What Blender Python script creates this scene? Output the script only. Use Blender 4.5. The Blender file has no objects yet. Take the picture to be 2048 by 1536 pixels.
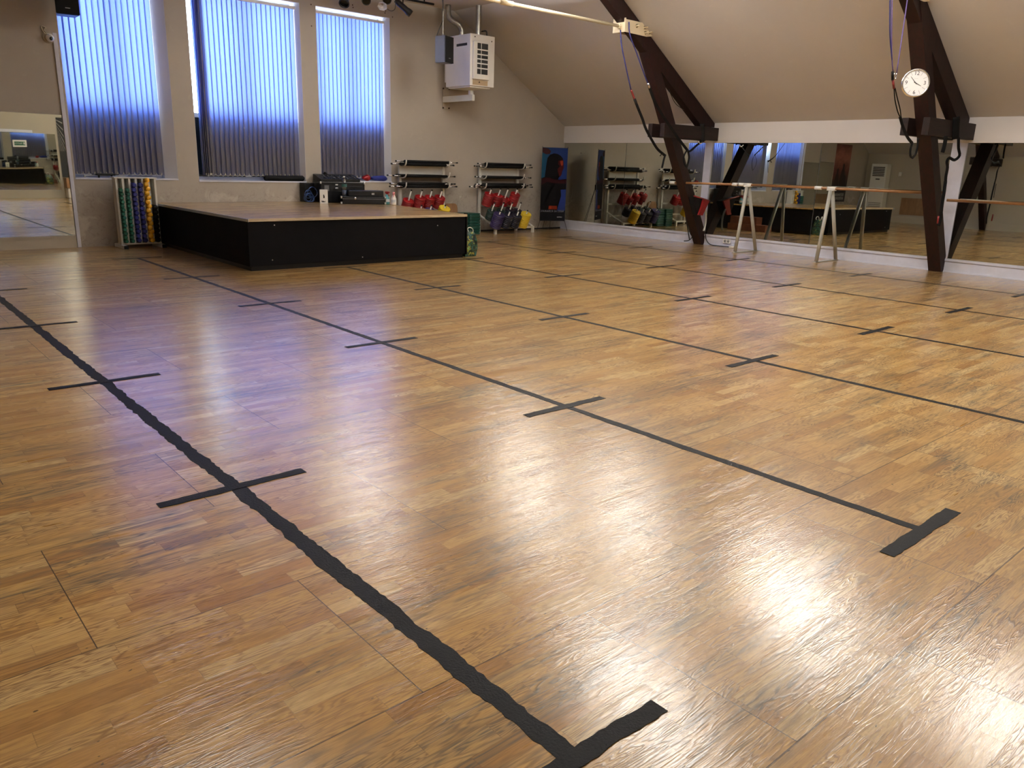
import bpy, bmesh, math, random
from mathutils import Vector, Matrix
import numpy as np
random.seed(7)
S = bpy.context.scene
COL = S.collection
PI = math.pi

# ------------------------------------------------------------------ camera
CAM_H = 1.4
YAW, PITCH, ROLL, FPX = 0.848189658, 0.274111035, 0.0311525867, 1557.82778
Fv = Vector((math.cos(YAW)*math.cos(PITCH), math.sin(YAW)*math.cos(PITCH), -math.sin(PITCH)))
_r = Fv.cross(Vector((0, 0, 1))).normalized(); _u = _r.cross(Fv)
Rv = math.cos(ROLL)*_r + math.sin(ROLL)*_u
Uv = -math.sin(ROLL)*_r + math.cos(ROLL)*_u
cd = bpy.data.cameras.new('camera'); cam = bpy.data.objects.new('camera', cd); COL.objects.link(cam)
cd.sensor_width = 36.0; cd.sensor_fit = 'HORIZONTAL'; cd.lens = FPX/2048*36; cd.clip_start = 0.05; cd.clip_end = 200
m4 = Matrix((Rv, Uv, -Fv)).transposed().to_4x4(); m4.translation = Vector((0, 0, CAM_H))
cam.matrix_world = m4
S.camera = cam

# ------------------------------------------------------------------ colour management, world, light levels
S.view_settings.view_transform = 'Standard'; S.view_settings.look = 'None'
S.view_settings.gamma = 1.0; S.view_settings.use_curve_mapping = False
S.view_settings.exposure = 0.60
S.cycles.use_denoising = True
S.cycles.max_bounces = 10; S.cycles.glossy_bounces = 7; S.cycles.diffuse_bounces = 7
S.cycles.transparent_max_bounces = 12; S.cycles.transmission_bounces = 6
S.cycles.caustics_reflective = False; S.cycles.caustics_refractive = False
S.cycles.sample_clamp_indirect = 6.0
SKY_STRENGTH = 12.5
LAMP_W = 50.0
UP_W = 92.0
LAMP_COL = (1.0, 0.96, 0.91)
w = bpy.data.worlds.new('world'); S.world = w; w.use_nodes = True
nt = w.node_tree
bgn = nt.nodes['Background']
tc = nt.nodes.new('ShaderNodeTexCoord'); sx = nt.nodes.new('ShaderNodeSeparateXYZ'); cr = nt.nodes.new('ShaderNodeValToRGB')
nt.links.new(tc.outputs['Generated'], sx.inputs[0]); nt.links.new(sx.outputs['Z'], cr.inputs[0]); nt.links.new(cr.outputs[0], bgn.inputs[0])
cr.color_ramp.elements[0].position = 0.0; cr.color_ramp.elements[0].color = (0.85, 0.90, 0.97, 1)
cr.color_ramp.elements[1].position = 0.6; cr.color_ramp.elements[1].color = (0.50, 0.68, 1.0, 1)
bgn.inputs[1].default_value = SKY_STRENGTH

# ceiling luminaires: x, y, share of light thrown down, share thrown up at the ceiling
LAMPS = [(8.9, 4.3, 1.0, 0.9), (8.6, 1.7, 0.8, 0.6), (5.8, 4.3, 0.8, 0.9), (9.1, 7.4, 0.5, 1.5), (1.7, 4.6, 0.3, 1.7), (5.6, 0.9, 0.6, 0.8), (6.2, 10.6, 0.3, 1.7), (8.7, 9.3, 0.5, 3.2)]  # first half read from floor glare, second half added as unseen fill

# ------------------------------------------------------------------ small tools
def s2l(c):
    return tuple((x/255/12.92 if x/255 <= 0.04045 else ((x/255+0.055)/1.055)**2.4) for x in c)

class X:
    """tiny wrapper so node maths reads like maths"""
    def __init__(s, t, o): s.t, s.o = t, o
    def _m(s, op, *a):
        n = s.t.nodes.new('ShaderNodeMath'); n.operation = op
        for i, v in enumerate((s,)+a):
            if isinstance(v, X): s.t.links.new(v.o, n.inputs[i])
            else: n.inputs[i].default_value = v
        return X(s.t, n.outputs[0])
    def __add__(s, b): return s._m('ADD', b)
    def __sub__(s, b): return s._m('SUBTRACT', b)
    def __mul__(s, b): return s._m('MULTIPLY', b)
    def __truediv__(s, b): return s._m('DIVIDE', b)
    def floor(s): return s._m('FLOOR')
    def fract(s): return s._m('FRACT')
    def lt(s, b): return s._m('LESS_THAN', b)
    def gt(s, b): return s._m('GREATER_THAN', b)
    def mod(s, b): return s._m('FLOORED_MODULO', b)
    def mx(s, b): return s._m('MAXIMUM', b)
    def mn(s, b): return s._m('MINIMUM', b)
    def sin(s): return s._m('SINE')
    def pw(s, b): return s._m('POWER', b)
    def abs(s): return s._m('ABSOLUTE')

def new_mat(name):
    m = bpy.data.materials.new(name); m.use_nodes = True
    t = m.node_tree; b = t.nodes['Principled BSDF']
    return m, t, b

def link(t, a, b): t.links.new(a.o if isinstance(a, X) else a, b)
def comb(t, x, y, z=0.0):
    n = t.nodes.new('ShaderNodeCombineXYZ')
    for i, v in enumerate((x, y, z)):
        if isinstance(v, X): t.links.new(v.o, n.inputs[i])
        else: n.inputs[i].default_value = v
    return n.outputs[0]
def noise(t, vec, scale=1.0, detail=2.0, rough=0.5, dist=0.0):
    n = t.nodes.new('ShaderNodeTexNoise'); n.inputs['Scale'].default_value = scale; n.inputs['Detail'].default_value = detail
    n.inputs['Roughness'].default_value = rough; n.inputs['Distortion'].default_value = dist
    t.links.new(vec, n.inputs['Vector']); return X(t, n.outputs['Fac'])
def white(t, vec):
    n = t.nodes.new('ShaderNodeTexWhiteNoise'); n.noise_dimensions = '3D'; t.links.new(vec, n.inputs['Vector'])
    return X(t, n.outputs['Value'])
def mixc(t, f, a, b, mode='MIX'):
    n = t.nodes.new('ShaderNodeMix'); n.data_type = 'RGBA'; n.blend_type = mode
    if isinstance(f, X): t.links.new(f.o, n.inputs[0])
    else: n.inputs[0].default_value = f
    for i, v in ((6, a), (7, b)):
        if isinstance(v, tuple): n.inputs[i].default_value = v if len(v) == 4 else (*v, 1)
        else: t.links.new(v, n.inputs[i])
    return n.outputs[2]
def ramp(t, f, stops):
    n = t.nodes.new('ShaderNodeValToRGB'); e = n.color_ramp.elements
    while len(e) < len(stops): e.new(0.5)
    for k, (p, c) in enumerate(stops): e[k].position = p; e[k].color = (*c, 1)
    t.links.new(f.o, n.inputs[0]); return n.outputs[0]
def maprange(t, v, a, b, c=0.0, d=1.0):
    n = t.nodes.new('ShaderNodeMapRange'); t.links.new(v.o, n.inputs[0])
    for i, q in enumerate((a, b, c, d)): n.inputs[i+1].default_value = q
    return X(t, n.outputs[0])

def pbr(name, rgb, rough=0.5, metal=0.0, var=0.0, vscale=6.0, bump=0.0, bscale=60.0, spec=0.5, coat=0.0, srgb=True):
    m, t, b = new_mat(name)
    c = s2l(rgb) if srgb else rgb
    b.inputs['Roughness'].default_value = rough; b.inputs['Metallic'].default_value = metal
    b.inputs['Specular IOR Level'].default_value = spec; b.inputs['Coat Weight'].default_value = coat
    g = t.nodes.new('ShaderNodeNewGeometry')
    if var > 0:
        f = noise(t, g.outputs['Position'], vscale, 4, 0.6)
        f = maprange(t, f, 0.3, 0.7)
        lo = tuple(x*(1-var) for x in c); hi = tuple(min(1, x*(1+var*0.6)) for x in c)
        link(t, mixc(t, f, lo, hi), b.inputs['Base Color'])
    else:
        b.inputs['Base Color'].default_value = (*c, 1)
    if bump > 0:
        f2 = noise(t, g.outputs['Position'], bscale, 3, 0.6)
        bn = t.nodes.new('ShaderNodeBump'); bn.inputs['Strength'].default_value = bump; bn.inputs['Distance'].default_value = 0.004
        link(t, f2, bn.inputs['Height']); t.links.new(bn.outputs[0], b.inputs['Normal'])
    return m

# ------------------------------------------------------------------ materials
def floor_mat(name, tone=1.0, gloss=1.0, oy=0.0, ox=0.0, seams=True):
    m, t, b = new_mat(name)
    g = t.nodes.new('ShaderNodeNewGeometry'); sp = t.nodes.new('ShaderNodeSeparateXYZ'); t.links.new(g.outputs['Position'], sp.inputs[0])
    x = X(t, sp.outputs[0]) + ox; y = X(t, sp.outputs[1]) + oy
    PY, PX = 0.757, 1.265
    row = (y/PY).floor(); rf = (y/PY).fract()
    par = row.mod(2.0)
    # even rows (0, 2, ..) have joints at 1.045 + k*PX, odd rows half a panel off
    u = (x - 1.045 + par*0.63)/PX
    pu = u.floor(); uf = u.fract()
    strip = (y/(PY/11)).floor(); sf = (y/(PY/11)).fract()
    r1 = white(t, comb(t, strip, pu, 3.1))
    blkc = (x + r1*7.3)/(r1*0.10 + 0.31)
    blk = blkc.floor(); bf = blkc.fract()
    rb = white(t, comb(t, blk, strip, pu)); rb2 = white(t, comb(t, blk*1.7+9.0, strip, pu+31.0))
    # grain : contour lines of a stretched noise, shifted for every block
    gx = x + rb*37.0; gy = y + rb2*23.0
    n1 = noise(t, comb(t, gx*1.9, gy*17.0, rb*11.0), 1.0, 3.0, 0.5, 0.35)
    rings = ((n1*(rb2*90.0 + 40.0)).sin()*0.5+0.5).pw(2.0)
    fine = noise(t, comb(t, gx*9.0, gy*260.0, rb*5.0), 1.0, 3.0, 0.7)
    pore = noise(t, comb(t, gx*22.0, gy*420.0, 1.0), 1.0, 1.0, 0.5)
    base = ramp(t, rb, [(0.0, s2l((182, 132, 72))), (0.15, s2l((204, 157, 92))), (0.5, s2l((218, 174, 108))), (0.85, s2l((228, 188, 126))), (1.0, s2l((240, 208, 152)))])
    c = mixc(t, (rings*maprange(t, rb2, 0.05, 0.9, 0.25, 0.85)), base, s2l((128, 86, 46)))
    c = mixc(t, maprange(t, fine, 0.40, 0.66, 0.0, 0.42), c, s2l((146, 104, 60)))
    c = mixc(t, maprange(t, pore, 0.56, 0.72, 0.0, 0.45), c, s2l((110, 76, 44)))
    # grey worn streaks along the boards (a wear pattern of the wood itself)
    wn = noise(t, comb(t, x*0.8, y*3.4, 2.0), 1.0, 3.0, 0.6, 0.4)
    wn2 = noise(t, comb(t, x*2.5, y*24.0, 4.0), 1.0, 3.0, 0.6)
    wear = maprange(t, wn, 0.45, 0.60)*maprange(t, wn2, 0.38, 0.62)
    wear = wear*(rings*0.5+0.5)
    c = mixc(t, wear, c, s2l((92, 86, 76)))
    blotch = noise(t, comb(t, x*0.5, y*0.7, 7.0), 1.0, 2.0, 0.5)
    c = mixc(t, maprange(t, blotch, 0.35, 0.7, 0.0, 0.38), c, s2l((160, 124, 82)))
    # specks and scratches
    sp1 = noise(t, comb(t, x*34.0, y*60.0, 9.0), 1.0, 1.0, 0.4)
    c = mixc(t, maprange(t, sp1, 0.765, 0.79, 0.0, 0.8), c, s2l((50, 40, 30)))
    # joints
    ej = (sf.lt(0.022)).mx(sf.gt(0.978)); eb = bf.lt(0.006)
    c = mixc(t, (ej.mx(eb))*0.30, c, s2l((96, 64, 34)))
    if seams:
        sy = rf.lt(0.0035).mx(rf.gt(0.9965)); su = uf.lt(0.0014).mx(uf.gt(0.9986))
        rr = white(t, comb(t, row, 5.0, 1.0))
        c = mixc(t, (sy*(rr*0.4+0.5)).mx(su*0.9), c, s2l((40, 24, 14)))
    c = mixc(t, 1.0, c, (tone*0.99, tone*1.015, tone*0.93, 1), 'MULTIPLY')
    link(t, c, b.inputs['Base Color'])
    rgh = maprange(t, wn2, 0.3, 0.7, 0.27, 0.36)
    link(t, rgh, b.inputs['Roughness'])
    b.inputs['Specular IOR Level'].default_value = 0.25*gloss
    b.inputs['Coat Weight'].default_value = 1.0*gloss
    b.inputs['Coat Roughness'].default_value = 0.14
    b.inputs['Coat IOR'].default_value = 1.53
    wav = noise(t, comb(t, x*2.2, y*13.0, 6.0), 1.0, 2.0, 0.5)
    tilt = white(t, comb(t, strip, pu, 8.0))
    h = fine*0.20 + rings*0.10 + wav*0.6 + tilt*sf*0.06
    bn = t.nodes.new('ShaderNodeBump'); bn.inputs['Strength'].default_value = 0.55; bn.inputs['Distance'].default_value = 0.0035
    link(t, h, bn.inputs['Height'])
    t.links.new(bn.outputs[0], b.inputs['Normal']); t.links.new(bn.outputs[0], b.inputs['Coat Normal'])
    return m

def wall_mat(name, rgb, stain=0.25, scuff=0.0):
    m, t, b = new_mat(name); c0 = s2l(rgb)
    g = t.nodes.new('ShaderNodeNewGeometry'); sp = t.nodes.new('ShaderNodeSeparateXYZ'); t.links.new(g.outputs['Position'], sp.inputs[0])
    P = g.outputs['Position']
    n = noise(t, P, 0.9, 5, 0.6); n2 = noise(t, P, 7.0, 4, 0.65, 0.6)
    c = mixc(t, maprange(t, n, 0.35, 0.7, 0.0, stain), c0, tuple(v*0.72 for v in c0))
    c = mixc(t, maprange(t, n2, 0.60, 0.76, 0.0, stain*0.9), c, tuple(min(1, v*1.25) for v in c0))
    if scuff > 0:
        z = X(t, sp.outputs[2])
        low = maprange(t, z, 0.95, 0.75)          # dirt of the parapet under the windows
        n3 = noise(t, P, 11.0, 5, 0.75, 1.2)
        c = mixc(t, low*maprange(t, n3, 0.5, 0.68, 0.0, scuff), c, s2l((120, 112, 102)))
        sm = noise(t, P, 2.4, 3, 0.6, 1.5)
        c = mixc(t, low*maprange(t, sm, 0.56, 0.66, 0.0, scuff*0.8), c, s2l((196, 190, 182)))
    link(t, c, b.inputs['Base Color']); b.inputs['Roughness'].default_value = 0.75; b.inputs['Specular IOR Level'].default_value = 0.25
    bn = t.nodes.new('ShaderNodeBump'); bn.inputs['Strength'].default_value = 0.25; bn.inputs['Distance'].default_value = 0.004
    link(t, noise(t, P, 45.0, 3, 0.6), bn.inputs['Height']); t.links.new(bn.outputs[0], b.inputs['Normal'])
    return m

def wood_mat(name, rgb, dark, rough=0.45, axis=0, coat=0.1, scale=1.0):
    m, t, b = new_mat(name)
    tcn = t.nodes.new('ShaderNodeTexCoord'); mp = t.nodes.new('ShaderNodeMapping'); t.links.new(tcn.outputs['Object'], mp.inputs[0])
    sc = [18.0*scale]*3; sc[axis] = 1.6*scale; mp.inputs['Scale'].default_value = sc
    n = noise(t, mp.outputs[0], 1.0, 4, 0.6, 0.6); n2 = noise(t, mp.outputs[0], 4.0, 3, 0.6)
    c = mixc(t, maprange(t, n, 0.35, 0.65), s2l(rgb), s2l(dark))
    c = mixc(t, maprange(t, n2, 0.5, 0.7, 0.0, 0.5), c, s2l(tuple(v*0.75 for v in dark)))
    link(t, c, b.inputs['Base Color']); b.inputs['Roughness'].default_value = rough; b.inputs['Coat Weight'].default_value = coat; b.inputs['Specular IOR Level'].default_value = 0.25 if coat == 0 else 0.5
    bn = t.nodes.new('ShaderNodeBump'); bn.inputs['Strength'].default_value = 0.3; bn.inputs['Distance'].default_value = 0.003
    link(t, n2, bn.inputs['Height']); t.links.new(bn.outputs[0], b.inputs['Normal'])
    return m

def mirror_mat(name, wob=0.0, tint=(0.68, 0.70, 0.62), wscale=1.1):
    m, t, b = new_mat(name)
    b.inputs['Base Color'].default_value = (*tint, 1); b.inputs['Metallic'].default_value = 1.0; b.inputs['Roughness'].default_value = 0.012
    if wob > 0:
        g = t.nodes.new('ShaderNodeNewGeometry')
        bn = t.nodes.new('ShaderNodeBump'); bn.inputs['Strength'].default_value = 1.0; bn.inputs['Distance'].default_value = wob
        link(t, noise(t, g.outputs['Position'], wscale, 0, 0.5), bn.inputs['Height']); t.links.new(bn.outputs[0], b.inputs['Normal'])
    return m

def fabric_translucent(name, rgb, tr, mix=0.6):
    m, t, b = new_mat(name)
    out = t.nodes['Material Output']; t.nodes.remove(b)
    d = t.nodes.new('ShaderNodeBsdfDiffuse'); tl = t.nodes.new('ShaderNodeBsdfTranslucent'); mx = t.nodes.new('ShaderNodeMixShader')
    g = t.nodes.new('ShaderNodeNewGeometry'); n = noise(t, g.outputs['Position'], 90.0, 2, 0.5)
    link(t, mixc(t, maprange(t, n, 0.3, 0.7), tuple(v*0.9 for v in rgb), rgb), d.inputs['Color'])
    link(t, mixc(t, maprange(t, n, 0.3, 0.7), tuple(v*0.93 for v in tr), tr), tl.inputs['Color'])
    mx.inputs[0].default_value = mix
    t.links.new(d.outputs[0], mx.inputs[1]); t.links.new(tl.outputs[0], mx.inputs[2]); t.links.new(mx.outputs[0], out.inputs[0])
    return m

def glass_mat(name, tr=(0.95, 0.97, 1.0), refl=0.06, fresnel=False):
    m, t, b = new_mat(name); out = t.nodes['Material Output']; t.nodes.remove(b)
    tb = t.nodes.new('ShaderNodeBsdfTransparent'); tb.inputs[0].default_value = (*tr, 1)
    gl = t.nodes.new('ShaderNodeBsdfGlossy'); gl.inputs['Roughness'].default_value = 0.02
    mx = t.nodes.new('ShaderNodeMixShader'); mx.inputs[0].default_value = refl
    t.links.new(tb.outputs[0], mx.inputs[1]); t.links.new(gl.outputs[0], mx.inputs[2]); t.links.new(mx.outputs[0], out.inputs[0])
    return m

def emis(name, col, st):
    m, t, b = new_mat(name); b.inputs['Base Color'].default_value = (*col, 1)
    b.inputs['Emission Color'].default_value = (*col, 1); b.inputs['Emission Strength'].default_value = st
    return m

M = {}
M['floor'] = floor_mat('oak_parquet')
M['stage_floor'] = floor_mat('stage_laminate', tone=0.86, gloss=0.9, oy=0.33, ox=0.5, seams=False)
M['wall_win'] = wall_mat('window_wall_paint', (164, 157, 148), 0.28, 0.55)
M['wall_side'] = wall_mat('side_wall_paint', (172, 164, 150), 0.2)
M['band'] = wall_mat('white_band_paint', (205, 203, 204), 0.10)
M['slope'] = wall_mat('slope_paint', (194, 193, 194), 0.20)
M['ceiling'] = wall_mat('ceiling_paint', (205, 202, 196), 0.12)
M['reveal'] = wall_mat('reveal_paint', (196, 198, 206), 0.08)
M['white_trim'] = pbr('white_trim_paint', (204, 208, 224), 0.4, var=0.08)
M['frame_white'] = pbr('window_frame_white', (205, 208, 216), 0.35)
M['beam'] = wood_mat('dark_stained_timber', (34, 12, 10), (20, 7, 6), 0.55, axis=2, coat=0.0)
M['beam2'] = wood_mat('dark_stained_crossbeam', (36, 22, 19), (20, 12, 11), 0.6, axis=0, coat=0.0)
M['steel_cream'] = pbr('cream_painted_steel', (226, 214, 186), 0.35, 0.0)
M['mirror'] = mirror_mat('mirror_glass', 0.0009)
M['mirror_warp'] = mirror_mat('mirror_glass_warped', 0.0045, wscale=0.9)
M['mirror_edge'] = pbr('mirror_edge', (190, 190, 178), 0.3, 0.6)
M['black'] = pbr('black_paint', (12, 12, 15), 0.7, spec=0.1, var=0.25, vscale=9, bump=0.1)
M['black_plastic'] = pbr('black_plastic', (10, 10, 12), 0.4, spec=0.3)
M['black_foam'] = pbr('black_foam', (8, 8, 9), 0.75, spec=0.2)
M['black_web'] = pbr('black_webbing', (9, 9, 10), 0.8, bump=0.3, bscale=300, spec=0.2)
M['blue_cord'] = pbr('navy_cord', (34, 36, 84), 0.7, spec=0.2)
M['lilac_cord'] = pbr('lilac_cord', (84, 70, 112), 0.7, spec=0.2)
M['red'] = pbr('red_vinyl', (128, 10, 16), 0.4)
M['dark_red'] = pbr('dark_red_sleeve', (110, 26, 26), 0.6)
M['chrome'] = pbr('chrome', (220, 220, 222), 0.18, 1.0)
M['galv'] = pbr('galvanised_duct', (170, 168, 160), 0.32, 0.9, var=0.2, vscale=20)
M['white_metal'] = pbr('white_powder_coat', (206, 206, 200), 0.4, var=0.06)
M['grey_metal'] = pbr('grey_powder_coat', (168, 168, 160), 0.4, var=0.06)
M['white_plastic'] = pbr('white_plastic', (222, 222, 218), 0.35)
M['heater_white'] = pbr('heater_enamel', (226, 226, 224), 0.38, var=0.05, vscale=3)
M['barre_wood'] = wood_mat('barre_wood', (150, 106, 62), (118, 78, 42), 0.38, axis=1, coat=0.3)
M['blind'] = fabric_translucent('blind_fabric', (0.20, 0.185, 0.175), (0.105, 0.162, 0.42), 0.5)
M['pane'] = glass_mat('window_glass')
M['pane_dark'] = glass_mat('window_glass_sky_block', (0.014, 0.016, 0.02), 0.08)  # made-up dark lower panes, keep sky light off the lower blinds
M['tape'] = pbr('black_tape', (13, 14, 19), 0.55, spec=0.15, var=0.3, vscale=30, bump=0.5, bscale=120)
M['lens'] = pbr('dark_lens', (6, 6, 7), 0.12)
M['green_v'] = pbr('green_vinyl', (18, 84, 66), 0.35)
M['blue_v'] = pbr('navy_vinyl', (32, 36, 104), 0.35)
M['yellow_v'] = pbr('yellow_vinyl', (214, 160, 34), 0.4)
M['purple_v'] = pbr('purple_vinyl', (38, 26, 74), 0.4)
M['dkgreen_v'] = pbr('dark_green_vinyl', (8, 36, 32), 0.4)
M['dkblue_v'] = pbr('dark_navy_vinyl', (10, 12, 32), 0.4)
M['yellow_p'] = pbr('yellow_plate', (206, 178, 40), 0.4)
M['step_green'] = pbr('green_step_plastic', (6, 62, 52), 0.35)
M['mdf'] = wood_mat('brown_board', (150, 112, 76), (132, 96, 64), 0.5, axis=2, coat=0.1)
M['box_wood'] = wood_mat('red_brown_wood', (104, 58, 38), (84, 44, 28), 0.5, axis=0)
M['case_lid'] = pbr('case_black_laminate', (11, 11, 13), 0.3, spec=0.35, bump=0.15, bscale=200)
M['silver'] = pbr('aluminium_edge', (186, 188, 190), 0.3, 0.9)
M['cable'] = pbr('black_cable', (16, 16, 18), 0.5)
M['blue_cable'] = pbr('blue_cable', (36, 62, 110), 0.5)
M['lamp_face'] = emis('lamp_diffuser', (1.0, 0.93, 0.85), 0.8)
M['pet'] = glass_mat('clear_pet_plastic', (0.80, 0.85, 0.88), 0.18)
M['ac_body'] = pbr('tower_ac_white', (222, 224, 222), 0.4)
M['dark_slot'] = pbr('dark_slot', (16, 16, 17), 0.6)
M['brown_dirt'] = pbr('rusty_screw', (60, 38, 28), 0.7)

# ------------------------------------------------------------------ geometry helpers
def obj(name, bm, m, parent=None, smooth=False):
    me = bpy.data.meshes.new(name); bm.normal_update(); bm.to_mesh(me); bm.free()
    if isinstance(m, (list, tuple)):
        for q in m: me.materials.append(q)
    else: me.materials.append(m)
    if smooth:
        for p in me.polygons: p.use_smooth = True
    o = bpy.data.objects.new(name, me); COL.objects.link(o)
    if parent is not None: o.parent = parent
    return o

def tag(o, label, cat, group=None, kind=None):
    o['label'] = label; o['category'] = cat
    if group: o['group'] = group
    if kind: o['kind'] = kind
    return o

def thing(name, label, cat, loc=(0, 0, 0), rz=0.0, group=None):
    o = bpy.data.objects.new(name, None); COL.objects.link(o); o.location = loc; o.rotation_euler = (0, 0, rz)
    o.empty_display_size = 0.1
    return tag(o, label, cat, group)

def struct(name, bm, m, label=None, parent=None, smooth=False):
    o = obj(name, bm, m, parent, smooth)
    if parent is None: o['kind'] = 'structure'
    if label: o['label'] = label; o['category'] = name.split('_')[0]
    return o

def bx(bm, x0, x1, y0, y1, z0, z1, mi=0, bev=0.0, mat=None):
    vs = [bm.verts.new((x, y, z)) for x in (x0, x1) for y in (y0, y1) for z in (z0, z1)]
    idx = [(0, 1, 3, 2), (4, 6, 7, 5), (0, 4, 5, 1), (2, 3, 7, 6), (0, 2, 6, 4), (1, 5, 7, 3)]
    fs = []
    for i in idx:
        f = bm.faces.new([vs[k] for k in i]); f.material_index = mi; fs.append(f)
    if mat is not None:
        for v in vs: v.co = mat @ v.co
    if bev > 0:
        es = list({e for f in fs for e in f.edges})
        bmesh.ops.bevel(bm, geom=es, offset=bev, segments=2, affect='EDGES', profile=0.5)
    return vs

def box(x0, x1, y0, y1, z0, z1, bev=0.0):
    bm = bmesh.new(); bx(bm, min(x0, x1), max(x0, x1), min(y0, y1), max(y0, y1), min(z0, z1), max(z0, z1), bev=bev); return bm

def basis_from(d):
    d = Vector(d).normalized(); a = Vector((0, 0, 1)) if abs(d.z) < 0.95 else Vector((1, 0, 0))
    s = d.cross(a).normalized(); return d, s, s.cross(d)

def tube(bm, pts, r, seg=10, cap=True, flat=1.0, mi=0, up=None):
    """sweep a circle (or flattened oval) along pts; r number or list"""
    pts = [Vector(p) for p in pts]; n = len(pts); rings = []
    prev = None
    for i, p in enumerate(pts):
        d = (pts[min(i+1, n-1)] - pts[max(i-1, 0)])
        if d.length < 1e-9: d = Vector((0, 0, 1))
        d.normalize()
        if up is not None:
            s = d.cross(Vector(up))
            s = s.normalized() if s.length > 1e-4 else basis_from(d)[1]
        elif prev is None: s = basis_from(d)[1]
        else:
            s = prev - d*prev.dot(d); s.normalize()
        prev = s; v = s.cross(d)
        rr = r[i] if isinstance(r, (list, tuple)) else r
        rings.append([bm.verts.new(p + rr*(math.cos(2*PI*k/seg)*s + flat*math.sin(2*PI*k/seg)*v)) for k in range(seg)])
    for a, b in zip(rings, rings[1:]):
        for k in range(seg):
            f = bm.faces.new((a[k], a[(k+1) % seg], b[(k+1) % seg], b[k])); f.material_index = mi
    if cap:
        f = bm.faces.new(list(reversed(rings[0]))); f.material_index = mi
        f = bm.faces.new(rings[-1]); f.material_index = mi
    return bm

def smooth_pts(pts, k=5):
    """Catmull-Rom through pts"""
    P = [Vector(p) for p in pts]
    if len(P) < 3: return P
    Q = [2*P[0]-P[1]] + P + [2*P[-1]-P[-2]]; out = []
    for i in range(1, len(Q)-2):
        a, b, c, d = Q[i-1:i+3]
        for j in range(k):
            t = j/k
            out.append(0.5*((2*b) + (c-a)*t + (2*a-5*b+4*c-d)*t*t + (3*b-a-3*c+d)*t**3))
    out.append(P[-1]); return out

def lathe(bm, prof, seg=20, origin=(0, 0, 0), axis=(0, 0, 1), mi=0, closed=False):
    d, s, v = basis_from(axis); o = Vector(origin); rings = []
    for (r, h) in prof:
        if r < 1e-6: rings.append([bm.verts.new(o + d*h)])
        else: rings.append([bm.verts.new(o + d*h + r*(math.cos(2*PI*k/seg)*s + math.sin(2*PI*k/seg)*v)) for k in range(seg)])
    pairs = list(zip(rings, rings[1:]))
    if closed: pairs.append((rings[-1], rings[0]))
    for a, b in pairs:
        for k in range(seg):
            k2 = (k+1) % seg
            if len(a) == 1 and len(b) == 1: continue
            if len(a) == 1: f = bm.faces.new((a[0], b[k2], b[k]))
            elif len(b) == 1: f = bm.faces.new((a[k], a[k2], b[0]))
            else: f = bm.faces.new((a[k], a[k2], b[k2], b[k]))
            f.material_index = mi
    return bm

def prism(bm, poly, axis, a, b, mi=0):
    """poly: 2-D points; axis 'y': (x,z) extruded y=a..b ; 'x': (y,z) ; 'z': (x,y)"""
    def mk(p, h):
        return {'y': (p[0], h, p[1]), 'x': (h, p[0], p[1]), 'z': (p[0], p[1], h)}[axis]
    A = [bm.verts.new(mk(p, a)) for p in poly]; B = [bm.verts.new(mk(p, b)) for p in poly]
    n = len(poly)
    for k in range(n):
        f = bm.faces.new((A[k], A[(k+1) % n], B[(k+1) % n], B[k])); f.material_index = mi
    for q in (A[::-1], B):
        f = bm.faces.new(q); f.material_index = mi
    bmesh.ops.recalc_face_normals(bm, faces=bm.faces[:])
    return bm

def text_obj(name, s, size, m, parent, loc, rot, depth=0.001, align='CENTER'):
    cu = bpy.data.curves.new(name, 'FONT'); cu.body = s; cu.size = size; cu.extrude = depth; cu.align_x = align; cu.align_y = 'CENTER'
    tmp = bpy.data.objects.new(name+'_tmp', cu); COL.objects.link(tmp)
    bpy.context.view_layer.update()
    me = bpy.data.meshes.new_from_object(tmp.evaluated_get(bpy.context.evaluated_depsgraph_get()))
    bpy.data.objects.remove(tmp); bpy.data.curves.remove(cu)
    me.materials.clear(); me.materials.append(m)
    o = bpy.data.objects.new(name, me); COL.objects.link(o); o.location = loc; o.rotation_euler = rot
    if parent is not None: o.parent = parent
    return o

def ray(px, py):
    return Fv + Rv*((px-1024)/FPX) - Uv*((py-768)/FPX)
def atY(px, py, Y):
    d = ray(px, py); t = Y/d.y; return Vector((d.x*t, Y, CAM_H + d.z*t))
def atX(px, py, Xv):
    d = ray(px, py); t = Xv/d.x; return Vector((Xv, d.y*t, CAM_H + d.z*t))

ORD = ['', 'first', 'second', 'third', 'fourth', 'fifth', 'sixth', 'seventh', 'eighth', 'ninth', 'tenth', 'eleventh', 'twelfth', 'thirteenth', 'fourteenth', 'fifteenth', 'sixteenth', 'seventeenth']

# ------------------------------------------------------------------ the room
XL, XR = -2.1, 13.08          # side walls
Y0, YW = -1.3, 13.31          # wall behind the camera, window wall
ZK, ZC = 2.28, 4.25           # knee wall height, flat ceiling
XF, XFL = 9.93, 1.05          # where the slopes meet the flat ceiling
T = 0.15

struct('floor', box(XL-0.3, XR+0.4, Y0-0.3, YW+0.6, -0.12, 0.0), M['floor'])
struct('ceiling', box(XFL-0.05, XF+0.05, Y0-0.3, YW+0.5, ZC, ZC+0.12), M['ceiling'])
def slope(name, xa, za, xb, zb):
    d = Vector((xb-xa, zb-za)).normalized(); n = Vector((-d.y, d.x))
    if n.y < 0: n = -n
    bm = bmesh.new(); a = Vector((xa, za)) - d*0.5; b = Vector((xb, zb)) + d*0.05
    prism(bm, [a, b, b+n*0.12, a+n*0.12], 'y', Y0-0.3, YW+0.5); return struct(name, bm, M['slope'])
slope('ceiling_slope_right', XR, ZK, XF, ZC)
slope('ceiling_slope_left', XL, ZK, XFL, ZC)

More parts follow.
